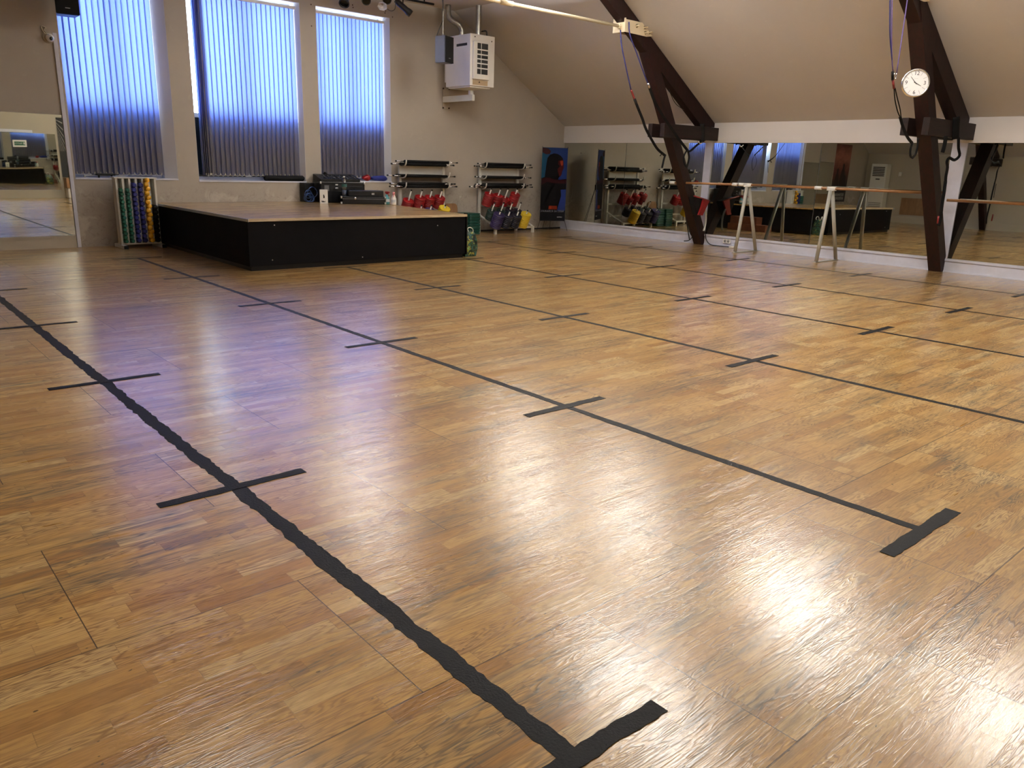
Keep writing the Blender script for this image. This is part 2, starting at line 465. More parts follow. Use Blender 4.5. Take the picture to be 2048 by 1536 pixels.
# window openings (x0, x1, z0, z1)
WIN = [(2.95, 4.44, 1.02, 3.93), (4.77, 6.67, 1.0, 3.93), (6.97, 8.46, 1.02, 3.93)]
WT = 0.36
bm = bmesh.new()
xs = [XL-0.3] + [v for wq in WIN for v in (wq[0], wq[1])] + [XR+0.4]
for k in range(0, len(xs), 2): bx(bm, xs[k], xs[k+1], YW, YW+WT, 0.0, ZC)
for (x0, x1, z0, z1) in WIN:
    bx(bm, x0, x1, YW, YW+WT, 0.0, z0); bx(bm, x0, x1, YW, YW+WT, z1, ZC)
struct('wall_back', bm, M['wall_win'])
struct('wall_front', box(XL-0.3, XR+0.4, Y0-0.2, Y0, 0.0, ZC), M['wall_side'])
struct('wall_left', box(XL-0.2, XL, Y0, YW, 0.0, ZK+0.1), M['wall_side'])
# mirror wall: solid behind, white band above the mirrors, low plinth below
MX = XR + 0.05
struct('wall_right', box(MX+0.02, MX+0.3, Y0, YW, 0.0, ZK+0.15), M['band'])
struct('trim_1', box(XR, MX+0.02, Y0, YW, 1.92, ZK+0.03), M['band'])
bm = bmesh.new()
for (ya, yb) in ((Y0, 4.77), (4.94, 9.26), (9.40, YW)):
    bx(bm, XR, MX+0.02, ya, yb, 0.0, 0.205)
    bx(bm, XR-0.018, XR, ya, yb, 0.168, 0.205); bx(bm, XR-0.012, XR, ya, yb, 0.0, 0.02)
bm2 = struct('baseboard_right', bm, M['white_trim'])
# piers between the mirrors where the trusses meet the wall
struct('trim_2', box(XR+0.01, MX+0.02, 9.27, 9.43, 0.2, 1.92), M['white_trim'])
struct('trim_3', box(XR+0.01, MX+0.02, 4.74, 4.95, 0.2, 1.92), M['white_trim'])
# plinths / skirting on the other walls
bm = bmesh.new(); bx(bm, 0.42, 2.86, YW-0.03, YW, 0.0, 0.18); bx(bm, 0.42, 2.86, YW-0.045, YW-0.03, 0.15, 0.18)
struct('baseboard_back', bm, M['wall_side'])
struct('trim_4', box(2.87, 2.92, YW-0.022, YW, 0.0, 3.0, 0.003), M['white_trim'])      # narrow white upright beside the first window
bm = bmesh.new(); bx(bm, XL, XL+0.03, Y0, YW, 0.0, 0.22); bx(bm, XL, XL+0.025, Y0, 10.3, 1.12, 1.17); bx(bm, XL, XL+0.02, Y0, 9.3, 1.2, 1.22); bx(bm, XL, XL+0.02, 9.28, 9.32, 1.2, 2.2)
struct('baseboard_left', bm, M['wall_side'])
struct('baseboard_front', box(0.4, 5.74, Y0, Y0+0.04, 0.0, 0.24, 0.002), M['wall_side'])
# thin black strip at floor level along the window wall
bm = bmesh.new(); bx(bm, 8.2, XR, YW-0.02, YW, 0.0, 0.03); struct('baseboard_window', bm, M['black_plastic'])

# mirrors: slabs with a tiny lean each, as they hang
def mirror(name, label, plane, a0, a1, z0, z1, m, yaw=0.0, lean=0.0):
    r = thing(name, label, 'mirror')
    if plane == 'R':
        g = obj('mirror_pane', box(-0.004, 0.004, -(a1-a0)/2, (a1-a0)/2, -(z1-z0)/2, (z1-z0)/2), m, r)
        r.location = (MX-0.02, (a0+a1)/2, (z0+z1)/2); r.rotation_euler = (0, lean, yaw)
    else:
        s = -1 if plane == 'B' else 1
        g = obj('mirror_pane', box(-(a1-a0)/2, (a1-a0)/2, -0.004, 0.004, -(z1-z0)/2, (z1-z0)/2), m, r)
        yy = YW-0.012 if plane == 'B' else Y0+0.014
        r.location = ((a0+a1)/2, yy, (z0+z1)/2); r.rotation_euler = (lean, 0, yaw)
    return r
g_m = 'tall mirrors along the right wall'
for (ya, yb, lab, yw, ln) in (
        (11.445, 13.30, 'tall wall mirror in the corner, next to the banner stand', 0.0, 0.0),
        (9.435, 11.435, 'tall wall mirror reflecting the weight racks, left of the tie-rod truss', 0.0, 0.0),
        (7.055, 9.265, 'tall wall mirror behind the first barre trestle', -0.008, 0.007),
        (4.955, 7.045, 'tall wall mirror reflecting the stage corner, between the second trestle and clock truss', 0.003, 0.004),
        (2.60, 4.735, 'tall wall mirror right of the truss with the clock', 0.0, 0.005),
        (0.4, 2.59, 'tall wall mirror beyond the right edge of the view', 0.0, 0.005)):
    mirror('wall_mirror', lab, 'R', ya, yb, 0.205, 1.92, M['mirror'], yw, ln)['group'] = g_m
mirror('wall_mirror', 'wide wall mirror left of the windows, above a low plinth', 'B', 0.42, 2.86, 0.18, 1.90, M['mirror'], 0.0, 0.0)
mirror('wall_mirror', 'warped mirror on the wall opposite the windows, seen reflected at far left', 'F', 0.4, 5.74, 0.24, 1.88, M['mirror_warp'], 0.0, 0.0)
struct('trim_5', box(0.4, 5.14, Y0, Y0+0.05, 1.89, 1.97), M['white_trim'])

# ------------------------------------------------------------------ windows and blinds
BY = YW + 0.10      # plane of the blinds
GY = YW + 0.26      # plane of the window frames
def window(n, x0, x1, z0, z1):
    r = thing('window_%d' % n, None, None); del r['category']; del r['label']; r['kind'] = 'structure'
    bm = bmesh.new(); f = 0.06; zt = 2.03
    xm = (x0+x1)/2
    for (a, b, c, d) in ((x0, x0+f, z0, z1), (x1-f, x1, z0, z1), (x0+f, x1-f, z0, z0+f), (x0+f, x1-f, z1-f, z1), (x0+f, x1-f, zt-0.035, zt+0.035),
                         (xm-0.05, xm+0.05, z0+f, zt-0.035), (xm-0.05, xm+0.05, zt+0.035, z1-f)):
        bx(bm, a, b, GY, GY+0.07, c, d, bev=0.004)
    obj('window_frame', bm, M['frame_white'], r)
    for (a, b) in ((x0+f, xm-0.05), (xm+0.05, x1-f)):
        obj('pane', box(a, b, GY+0.03, GY+0.034, z0+f, zt-0.035), M['pane_dark'], r)
        obj('pane', box(a, b, GY+0.03, GY+0.034, zt+0.035, z1-f), M['pane'], r)
    bm = bmesh.new(); bx(bm, x0-0.001, x1+0.001, YW-0.012, GY, z0-0.02, z0+0.004)
    obj('window_sill', bm, M['white_trim'], r)
    bm = bmesh.new()
    for (a, b, c, d) in ((x0, x0+0.004, z0, z1), (x1-0.004, x1, z0, z1)): bx(bm, a, b, YW+0.001, GY, c, d)
    bx(bm, x0, x1, YW+0.001, GY, z1-0.004, z1)
    sw = {1: 0.165, 2: 0.06, 3: 0.09}[n]; prism(bm, [(x1-0.004, YW+0.002), (x1-sw, BY+0.03), (x1-sw, GY-0.001), (x1-0.004, GY-0.001)], 'z', z0+0.005, z1-0.005)
    obj('reveal_lining', bm, M['reveal'], r)
    return r
for i, wq in enumerate(WIN): window(i+1, *wq)
# raised lower sash line: window panes above are the bright ones

def blind(label, xa, xb, ztop, zbot, n, ang, jit, seed, bunch=0):
    r = thing('vertical_blind', label, 'blind', (0, 0, 0), 0, 'vertical blinds in the three windows')
    rnd = random.Random(seed)
    obj('headrail', box(xa-0.03, xb+0.03, BY-0.03, BY+0.03, ztop, ztop+0.045, 0.004), M['white_plastic'], r)
    sp = (xb-xa)/n; wd = sp*1.3
    for k in range(-bunch, n):
        cx = xa + sp*(k+0.5); a = ang(k) + rnd.uniform(-jit, jit)
        if k < 0: cx = xa + 0.05 + 0.03*(k+bunch); a = D2(38)
        bm = bmesh.new(); seg = 6; vs = []
        for j in range(seg+1):
            u = (j/seg-0.5); bow = 0.010*(1-4*u*u)
            px, py = u*wd*math.cos(a) - bow*math.sin(a), u*wd*math.sin(a) + bow*math.cos(a)
            vs.append((bm.verts.new((cx+px, BY+py, zbot)), bm.verts.new((cx+px + rnd.uniform(-.001, .001), BY+py, ztop))))
        for p, q in zip(vs, vs[1:]): bm.faces.new((p[0], q[0], q[1], p[1]))
        bx(bm, cx-0.006, cx+0.006, BY-0.016, BY-0.010, zbot-0.004, zbot+0.034, mi=1)
        obj('slat', bm, [M['blind'], M['grey_metal']], r)
    bm = bmesh.new(); pts = []
    for k in range(n):
        cx = xa + sp*(k+0.5); pts += [(cx, BY-0.012, zbot+0.012), (cx+sp*0.5, BY-0.014, zbot-0.010)]
    tube(bm, smooth_pts(pts[:-1], 3), 0.0022, 5)
    obj('chain', bm, M['white_plastic'], r)
    return r
D2 = math.radians
blind('grey vertical blind with uneven slats in the left window', 2.96, 4.26, 3.82, 1.075, 16, lambda k: D2(17 if k > 2 else 6), D2(9), 3)
blind('grey vertical blind hanging flat in the wide middle window', 4.88, 6.60, 3.83, 1.085, 21, lambda k: D2(13), D2(3), 4, 4)
blind('grey vertical blind in the right window beside the heater', 6.99, 8.36, 3.83, 1.085, 17, lambda k: D2(13), D2(3), 5)

# ------------------------------------------------------------------ ceiling lamps (out of view; half read from floor glare, half added as fill light)
for i, (lx, ly, kd, ku) in enumerate(LAMPS):
    r = thing('ceiling_lamp', 'white ceiling lamp out of view, of a set half read from glare, half added fill', 'lamp', (lx, ly, ZC), 0, 'ceiling lamps')
    obj('lamp_housing', box(-0.32, 0.32, -0.62, 0.62, -0.24, -0.20, 0.006), M['white_metal'], r)
    bm = bmesh.new(); tube(bm, [(0, 0, -0.001), (0, 0, -0.2)], 0.03, 10); obj('lamp_stem', bm, M['white_metal'], r)
    obj('diffuser', box(-0.29, 0.29, -0.59, 0.59, -0.246, -0.2405), M['lamp_face'], r)
    ld = bpy.data.lights.new('lamp_light', 'AREA'); ld.shape = 'RECTANGLE'; ld.size = 0.6; ld.size_y = 1.2; ld.energy = LAMP_W*kd; ld.color = LAMP_COL
    lo = bpy.data.objects.new('lamp_light', ld); COL.objects.link(lo); lo.parent = r; lo.location = (0, 0, -0.25)
    lu = bpy.data.lights.new('lamp_light', 'AREA'); lu.shape = 'RECTANGLE'; lu.size = 0.6; lu.size_y = 1.2; lu.energy = UP_W*ku; lu.color = LAMP_COL  # added uplight, softly brightens ceiling and slopes without floor glints
    lo = bpy.data.objects.new('lamp_light', lu); COL.objects.link(lo); lo.parent = r; lo.location = (0, 0, -0.195); lo.rotation_euler = (PI, 0, 0)

# ------------------------------------------------------------------ floor tape
TX, TDX, TY, TDY = -0.857, 2.045, 1.074, 2.092
rt = random.Random(11)
LINE_NAMES = {1: 'leftmost', 2: 'second from left', 3: 'third from left', 4: 'fourth from left', 5: 'fifth from left', 6: 'sixth and farthest right'}
def tape(axis, c, a, b, wd, seed, rag=1.0):
    r = random.Random(seed); bm = bmesh.new()
    n = max(6, int((b-a)/0.022)); L = []; la = lb = 0.0; drift = 0.0
    for k in range(n+1):
        q = a + (b-a)*k/n; la = la*0.6 + r.uniform(-1, 1)*0.0045*rag; lb = lb*0.6 + r.uniform(-1, 1)*0.0045*rag
        drift = drift*0.985 + r.uniform(-1, 1)*0.0007*rag
        e0, e1 = c - wd/2 + la + drift, c + wd/2 + lb + drift
        L.append(((e0, q), (e1, q)) if axis == 'y' else ((q, e0), (q, e1)))
    z = 0.0012
    V = [[bm.verts.new((p[0], p[1], h)) for p in pr for h in (0.0001, z)] for pr in L]
    for A, B in zip(V, V[1:]):
        bm.faces.new((A[1], A[3], B[3], B[1])); bm.faces.new((A[0], A[1], B[1], B[0])); bm.faces.new((A[3], A[2], B[2], B[3]))
    for E in (V[0], V[-1]): bm.faces.new((E[0], E[2], E[3], E[1]))
    bmesh.ops.recalc_face_normals(bm, faces=bm.faces[:])
    return bm
ENDS = {1: TY+5*TDY, 2: 11.60, 3: 9.44, 4: 9.45, 5: 11.45, 6: 11.6}
for i in range(1, 7):
    xc = TX + TDX*i
    wd = 0.066 if i == 1 else 0.052
    o = obj('floor_tape', tape('y', xc, TY, ENDS[i], wd, 40+i, 1.25 if i == 1 else 0.6), M['tape'])
    tag(o, 'long black floor tape line, %s of the long lines' % LINE_NAMES[i], 'tape', 'long tape lines on the floor')
    jmax = {1: 5, 2: 5, 3: 4, 4: 4, 5: 5, 6: 5}[i]
    for j in range(0, jmax+1):
        yc = TY + TDY*j
        if j == jmax: yc = ENDS[i]
        if j == 0 and i > 2: continue       # outside the frame
        if i in (5, 6) and j < 1: continue
        L = 0.325; jj = 0.02*rt.uniform(-1, 1)
        o = obj('tape_mark', tape('x', yc + (0.0 if j else 0), xc-L+jj, xc+L+jj, 0.058, 100+10*i+j, 0.7), M['tape'])
        o.location.z = 0.0014
        where = 'closing the near end of' if j == 0 else ('closing the far end of' if j == jmax else 'crossing')
        nth = '' if j in (0, jmax) else ', %s crossing from the camera' % ORD[j]
        tag(o, 'short black tape bar %s the %s long line%s' % (where, {1: 'leftmost', 2: 'second', 3: 'third', 4: 'fourth', 5: 'fifth', 6: 'sixth'}[i], nth), 'tape', 'short tape marks on the floor')

# ------------------------------------------------------------------ stage
SZ = 0.655
r = thing('stage_platform', 'low black stage with pale wood top in front of the windows', 'stage', (5.8, 11.4, 0))
foot = [(4.0, 9.61), (7.42, 9.61), (7.86, 13.30), (4.02, 13.30)]
def off(poly, d):
    cx = sum(p[0] for p in poly)/4; cy = sum(p[1] for p in poly)/4
    return [(p[0] + d*(1 if p[0] > cx else -1), p[1] + (d if p[1] < cy and d < 0 else (0 if p[1] > cy else -d))) for p in poly]
sub = lambda poly: [(p[0]-5.8, p[1]-11.4) for p in poly]
bm = bmesh.new(); prism(bm, sub(foot), 'z', 0.06, SZ-0.03); obj('side_panels', bm, M['black'], r)
bm = bmesh.new(); prism(bm, sub([(4.03, 9.64), (7.40, 9.64), (7.83, 13.30), (4.05, 13.30)]), 'z', 0.0, 0.06); obj('skirting', bm, M['black_plastic'], r)
bm = bmesh.new(); prism(bm, sub([(3.985, 9.595), (7.435, 9.595), (7.875, 13.30), (4.005, 13.30)]), 'z', SZ-0.03, SZ)
obj('top_boards', bm, M['stage_floor'], r)
bm = bmesh.new(); bx(bm, 3.98-5.8, 7.44-5.8, 9.587-11.4, 9.595-11.4, SZ-0.035, SZ+0.001); obj('front_edge', bm, wood_mat('pale_edge', (190, 176, 150), (170, 154, 128), 0.5, 0), r)
bm = bmesh.new(); bx(bm, -0.012, 0.0, -1.85, 1.9, SZ-0.035, SZ+0.001); e = obj('side_edge', bm, M['silver'], r); e.location = (3.995-5.8, 0, 0)
bm = bmesh.new(); bx(bm, 7.43-5.8, 7.447-5.8, 9.59-11.4, 9.66-11.4, 0.05, SZ+0.018); obj('corner_strip', bm, M['black_plastic'], r)
for (x, z) in ((4.35, .57), (4.3, .13), (5.62, .1), (6.9, .5)):
    bm = bmesh.new(); lathe(bm, [(0.0, -0.004), (0.008, -0.004), (0.008, 0)], 8, (x-5.8, 9.609-11.4, z), (0, 1, 0)); obj('screw', bm, M['silver'], r)
# wooden step boxes by the stage's right side (seen in the mirror)
tag(obj('step_box', box(7.84, 8.14, 11.05, 12.2, 0.0, 0.17, 0.004), M['box_wood']), 'long red-brown wooden step beside the stage, seen in the mirror', 'step')
tag(obj('step_box', box(7.86, 8.12, 11.35, 12.15, 0.171, 0.36, 0.004), M['box_wood']), 'short red-brown wooden box on top of the step beside the stage', 'step')

# ------------------------------------------------------------------ roof trusses
def truss_polys(mir):
    f = (lambda x: 10.98-x) if mir else (lambda x: x)
    k = 0.62; hw = 0.115
    ax = lambda z: 12.46 + k*(1.05-z)
    zt = 3.62
    post = [(ax(0)-hw, 0.0), (XR-0.002, 0.0), (XR-0.002, 0.245), (ax(zt-0.17)+hw, zt-0.17+0.02), (ax(zt)-hw, zt+0.0)]
    d = Vector((XF-XR, ZC-ZK)).normalized(); n = Vector((d.y, -d.x))
    if n.y > 0: n = -n
    a = Vector((XR, ZK)) + n*0.012; b = Vector((XF, ZC)) + n*0.012
    th = 0.25
    raf = [(XR-0.003, ZK-0.01), tuple(b), (b.x-0.05, ZC-0.004), (b.x-0.46, ZC-0.004), (XR-0.003-0.40, ZK-0.08), (XR-0.003, ZK-0.08)]
    g = lambda P: [(f(p[0]), p[1]) for p in P]
    return g(post), g(raf), f
def truss(ya, yb, mir, label):
    post, raf, f = truss_polys(mir)
    ym = (ya+yb)/2
    r = thing('roof_truss', label, 'truss', (f(13.0), ym, 0), 0, 'timber roof trusses')
    sh = lambda P: [(p[0]-f(13.0), p[1]) for p in P]
    bm = bmesh.new(); prism(bm, sh(post), 'y', ya-ym, yb-ym)
    obj('post', bm, M['beam'], r)
    bm = bmesh.new(); prism(bm, sh(raf), 'y', ya-ym+0.012, yb-ym-0.012); obj('rafter', bm, M['beam'], r)
    for (a, b) in ((ya-0.095, ya), (yb, yb+0.095)):
        x0, x1 = sorted((f(11.45)-f(13.0), f(XR-0.004)-f(13.0)))
        obj('crossbeam', box(x0, x1, a-ym, b-ym, 1.955, 2.185, 0.006), M['beam2'], r)
    # cream steel clamp where the tie rod meets post and rafter
    bm = bmesh.new(); P = [(10.36, 3.54), (10.36, 3.73), (10.79, 3.73), (10.91, 3.69), (11.06, 3.555), (10.90, 3.53)]
    for s in (-1, 1):
        y_ = (ya-ym-0.012) if s < 0 else (yb-ym)
        prism(bm, sh([(f(p[0]), p[1]) for p in P]), 'y', y_, y_+0.012)
    x0, x1 = sorted((f(10.34)-f(13.0), f(10.36)-f(13.0)))
    bx(bm, x0, x1, ya-ym-0.012, yb-ym+0.07, 3.54, 3.75)
    obj('steel_clamp', bm, M['steel_cream'], r)
    for (x, z) in ((10.62, 3.66), (10.82, 3.66), (10.84, 3.58), (10.95, 3.60)):
        bm = bmesh.new(); lathe(bm, [(0, -0.03), (0.018, -0.03), (0.018, 0), (0.03, 0), (0.03, 0.012)], 8, (f(x)-f(13.0), ya-ym-0.012, z), (0, -1, 0))
        lathe(bm, [(0, 0.07), (0.011, 0.07), (0.011, 0)], 8, (f(x)-f(13.0), ya-ym-0.012, z), (0, -1, 0))
        obj('bolt', bm, M['steel_cream'], r)
    return r
truss(9.24, 9.42, False, 'dark brown leaning timber truss by the tie rod, nearer the windows')
truss(4.76, 4.95, False, 'dark brown leaning timber truss carrying the round clock')
truss(9.24, 9.42, True, 'dark brown timber truss at the left wall, seen reflected in the mirrors')
truss(4.76, 4.95, True, 'dark brown timber truss at the left wall nearer the camera, out of view')
for (ym, lab) in ((9.33, 'long cream steel tie rod running between the roof trusses below the ceiling'), (4.86, 'cream steel tie rod above the camera view, at the clock truss')):
    rr = thing('tie_rod', lab, 'rod', (5.49, ym, 3.63))
    bm = bmesh.new(); tube(bm, [(-4.86, 0, 0), (4.86, 0, 0)], 0.026, 12); obj('rod', bm, M['steel_cream'], rr, True)
    for s in (-1, 1):
        bm = bmesh.new(); tube(bm, [(s*2.4-0.12, 0, 0), (s*2.4+0.12, 0, 0)], 0.036, 12); obj('coupling', bm, M['steel_cream'], rr, True)
        bm = bmesh.new(); tube(bm, [(s*4.80, 0, 0), (s*4.86, 0, 0)], 0.045, 6); obj('nut', bm, M['steel_cream'], rr)

# ------------------------------------------------------------------ clock on the second truss
cp = atY(1830.5, 166, 4.66)
axd = (Vector((0, 0, CAM_H)) - cp); axd.z = 0; axd.normalize()
axd = (axd*0.55 + Vector((-0.35, -0.55, 0))).normalized()
ck = thing('wall_clock', 'round white wall clock with silver rim on the truss post', 'clock', cp, 0)
ck.rotation_euler = (PI/2, 0, math.atan2(axd.y, axd.x) + PI/2)   # local z faces the room
CR = 0.168
bm = bmesh.new(); lathe(bm, [(0, -0.02), (CR*0.98, -0.02), (CR+0.004, -0.01), (CR+0.006, 0.012), (CR-0.004, 0.024), (CR-0.014, 0.022), (CR-0.016, 0.008)], 48)
obj('rim', bm, M['chrome'], ck, True)
bm = bmesh.new(); lathe(bm, [(0, 0.008), (CR-0.012, 0.008), (CR-0.012, 0.0), (0, 0.0)], 48)
cm = pbr('clock_face', (232, 232, 232), 0.5); obj('dial', bm, cm, ck)
ink = pbr('clock_ink', (30, 30, 34), 0.5)
for n_, a in ((12, 0), (3, 90), (6, 180), (9, 270)):
    aa = D2(a); text_obj('numeral', str(n_), 0.066, ink, ck, (math.sin(aa)*CR*0.67, math.cos(aa)*CR*0.68, 0.009), (0, 0, 0), 0.0004)
bm = bmesh.new()
for h in (1, 2, 4, 5, 7, 8, 10, 11):
    a = D2(30*h); d = Vector((math.sin(a), math.cos(a), 0)); s = Vector((d.y, -d.x, 0))*0.0016
    P = [d*CR*0.60+s, d*CR*0.60-s, d*CR*0.88-s, d*CR*0.88+s]
    bm.faces.new([bm.verts.new(p+Vector((0, 0, 0.0092))) for p in P])
obj('hour_marks', bm, pbr('clock_tick', (120, 120, 124), 0.5), ck)
for (nm, a, l, wd, z) in (('hour_hand', 116.5, 0.46, 0.006, 0.0115), ('minute_hand', 318, 0.60, 0.0045, 0.0135)):
    aa = D2(a); d = Vector((math.sin(aa), math.cos(aa), 0)); s = Vector((d.y, -d.x, 0))*wd
    bm = bmesh.new(); P = [-d*0.02+s*.8, -d*0.02-s*.8, d*CR*l-s*0.3, d*CR*l+s*0.3]
    prism(bm, [(p.x, p.y) for p in P], 'z', z, z+0.0012); obj(nm, bm, ink, ck)
text_obj('maker_mark', '········', 0.022, ink, ck, (0, CR*0.30, 0.009), (0, 0, 0), 0.0003)

# ------------------------------------------------------------------ suspension straps on the trusses
def strap_path(pxs, Y):
    if not isinstance(Y, tuple): Y = (Y, Y)
    n = max(1, len(pxs)-1); return [atY(x, y, Y[0]+(Y[1]-Y[0])*i/n) for i, (x, y) in enumerate(pxs)]
def seg_tube(name, pxs, Y, rad, m, parent, flat=1.0, k=4):
    bm = bmesh.new(); tube(bm, [p - parent.location for p in smooth_pts(strap_path(pxs, Y), k)], rad, 8, True, flat); return obj(name, bm, m, parent, True)
def seg_web(name, pxs, Y, rad, m, parent, k=4):
    rad = rad*0.8
    """flat webbing, broad side to the room"""
    bm = bmesh.new(); pts = [p - parent.location for p in smooth_pts(strap_path(pxs, Y), k)]
    tube(bm, pts, rad, 8, True, 0.16, up=(-0.7, -0.7, 0)); return obj(name, bm, m, parent, True)
# truss by the windows
Ya = 9.12
s1 = thing('suspension_strap', 'navy corded suspension strap with red sleeve hanging free left of the tie-rod truss', 'strap', atY(1240, 66, Ya), 0, 'suspension straps')
seg_tube('cord', [(1241, 60), (1243, 90), (1251, 130), (1262, 180)], (9.225, Ya), 0.010, M['blue_cord'], s1)
seg_tube('sleeve', [(1262, 180), (1266, 190), (1270, 201)], Ya, 0.017, M['dark_red'], s1)
seg_web('webbing', [(1269, 198), (1276, 216), (1285, 238), (1291, 256), (1302, 277), (1315, 298), (1330, 311)], 9.10, 0.028, M['black_web'], s1)
seg_web('end_strap', [(1331, 309), (1328, 318), (1324, 336)], 9.10, 0.022, M['black_web'], s1)
seg_tube('loose_end', [(1331, 309), (1324, 308), (1320, 312)], 9.10, 0.008, M['black_web'], s1)
s2 = thing('suspension_strap', 'navy corded suspension strap lying along the tie-rod truss post', 'strap', atY(1260, 68, 9.08), 0, 'suspension straps')
seg_tube('cord', [(1258, 44), (1260, 70), (1274, 108), (1286, 142), (1296, 168)], (9.215, 9.06), 0.010, M['blue_cord'], s2)
seg_tube('buckle', [(1296, 166), (1299, 176)], 9.05, 0.02, M['chrome'], s2)
seg_web('webbing', [(1298, 172), (1308, 200), (1322, 226), (1338, 250), (1356, 276), (1376, 302)], 9.05, 0.030, M['black_web'], s2)
seg_web('handle', [(1374, 300), (1368, 312), (1368, 325), (1372, 334)], 9.05, 0.018, M['black_web'], s2)
seg_web('handle', [(1376, 302), (1378, 314), (1376, 326), (1373, 335)], 9.05, 0.022, M['black_web'], s2)
s3 = thing('suspension_strap', 'black strap tied around the crossbeam near the white pier', 'strap', atY(1404, 262, 9.12), 0, 'suspension straps')
seg_web('wrap', [(1404, 248), (1405, 265), (1404, 284)], 9.135, 0.055, M['black_web'], s3)
seg_web('strap_tail', [(1402, 284), (1392, 292), (1382, 301), (1377, 303)], 9.10, 0.024, M['black_web'], s3)
seg_tube('carabiner', [(1396, 283), (1400, 287), (1404, 285)], 9.10, 0.012, M['chrome'], s3)
s4 = thing('cable', 'thin dark cable drooping behind the tie-rod truss post', 'cable', atY(1340, 184, 9.33), 0)
seg_tube('wire', [(1338, 178), (1343, 192), (1352, 208), (1368, 220)], 9.33, 0.006, M['cable'], s4)
s5 = thing('cable', 'bundle of black cords hanging beside the foot of the tie-rod truss', 'cable', atY(1374, 440, 9.50), 0)
seg_tube('wire', [(1368, 400), (1371, 430), (1375, 455), (1379, 480)], 9.52, 0.010, M['cable'], s5)
seg_tube('wire', [(1371, 405), (1374, 440), (1380, 465), (1384, 474), (1377, 481), (1368, 482)], 9.50, 0.008, M['cable'], s5)
s6 = thing('cable', 'black power cable curling down the plinth right of the tie-rod truss', 'cable', (XR-0.03, 9.2, 0), 0)
bm = bmesh.new(); tube(bm, [p - s6.location for p in smooth_pts([atX(1411, 468, 13.05), atX(1412, 478, 13.05), atX(1417, 486, 13.05), (13.04, 9.02, 0.012), (13.03, 8.8, 0.012), (13.03, 8.62, 0.014)], 5)], 0.008, 8)
obj('wire', bm, M['cable'], s6, True)
bm = bmesh.new(); bx(bm, -0.03, 0.03, -0.05, 0.05, 0, 0.035, bev=0.008); e = obj('plug', bm, M['white_plastic'], s6); e.location = (13.02-s6.location.x, 8.56-s6.location.y, 0.002)
# truss with the clock
Yb = 4.56
t1 = thing('suspension_strap', 'lilac and navy corded suspension strap hanging free left of the clock', 'strap', atY(1781, 2, Yb), 0, 'suspension straps')
for (off_, m_) in ((0, 'blue_cord'), (4, 'lilac_cord')):
    seg_tube('cord', [(1780+off_, -60), (1780+off_, 10), (1780+off_*0.8, 70), (1784, 120), (1786, 142)], Yb, 0.007, M[m_], t1)
seg_tube('cord', [(1822, -60), (1814, 5), (1806, 60), (1793, 148)], Yb, 0.007, M['lilac_cord'], t1)
seg_tube('carabiner', [(1793, 146), (1791, 158), (1788, 156), (1789, 146)], Yb, 0.005, M['chrome'], t1)
seg_tube('sleeve', [(1785, 143), (1785, 160)], Yb, 0.016, M['black_web'], t1)
seg_tube('sleeve', [(1785.5, 160), (1788, 177)], Yb, 0.014, M['dark_red'], t1)
seg_tube('webbing', [(1788, 176), (1790, 200), (1795, 222), (1800, 234)], Yb, 0.007, M['black_web'], t1)
seg_tube('webbing', [(1790, 176), (1795, 198), (1800, 218), (1802, 234)], Yb, 0.007, M['black_web'], t1)
seg_web('webbing', [(1800, 233), (1804, 248), (1809, 262), (1816, 276), (1825, 287)], Yb, 0.024, M['black_web'], t1)
seg_web('handle', [(1825, 285), (1821, 298), (1821, 312), (1826, 316)], Yb, 0.018, M['black_web'], t1)
seg_web('handle', [(1836, 276), (1835, 292), (1831, 308), (1825, 316)], Yb, 0.018, M['black_web'], t1)
t2 = thing('suspension_strap', 'long black strap with red tag looped over the crossbeam right of the clock', 'strap', atY(1912, 262, 4.60), 0, 'suspension straps')
seg_web('wrap', [(1913, 234), (1912, 255), (1911, 278)], 4.63, 0.062, M['black_web'], t2)
seg_web('webbing', [(1917, 276), (1917, 296), (1919, 311), (1909, 320), (1899, 316), (1894, 323), (1895, 335), (1892, 352), (1891, 364)], 4.60, 0.026, M['black_web'], t2)
seg_web('webbing', [(1891, 362), (1888, 385), (1884, 410), (1881, 436), (1877, 452)], 4.60, 0.030, M['black_web'], t2)
seg_web('webbing', [(1893, 364), (1890, 382), (1887, 395)], 4.58, 0.012, M['black_web'], t2)
seg_tube('tag', [(1877, 432), (1875, 447)], 4.57, 0.012, M['red'], t2)
t3 = thing('suspension_strap', 'short black strap hanging below the crossbeam just right of the clock post', 'strap', atY(1889, 280, 4.62), 0, 'suspension straps')
seg_web('webbing', [(1892, 272), (1889, 290), (1885, 305)], 4.62, 0.034, M['black_web'], t3)

# red and black gear bag wedged behind the first post
r = thing('gear_bag', 'red and black bag wedged between the tie-rod truss post and the mirror', 'bag', atY(1400, 412, 9.12))
P = [(1388, 393), (1400, 396), (1419, 402), (1412, 416), (1403, 432), (1394, 430), (1390, 412)]
pts = [atY(x, y, 9.1) for x, y in P]
bm = bmesh.new(); prism(bm, [(p.x-r.location.x, p.z-r.location.z) for p in pts], 'y', -0.02, 0.10); bmesh.ops.bevel(bm, geom=bm.edges[:], offset=0.012, segments=2, affect='EDGES'); obj('bag_body', bm, M['black_web'], r)
P = [(1407, 399), (1419, 402), (1412, 416), (1405, 431), (1397, 430), (1403, 414)]
pts = [atY(x, y, 9.07) for x, y in P]
bm = bmesh.new(); prism(bm, [(p.x-r.location.x, p.z-r.location.z) for p in pts], 'y', -0.055, -0.02); obj('side_panel', bm, M['red'], r)
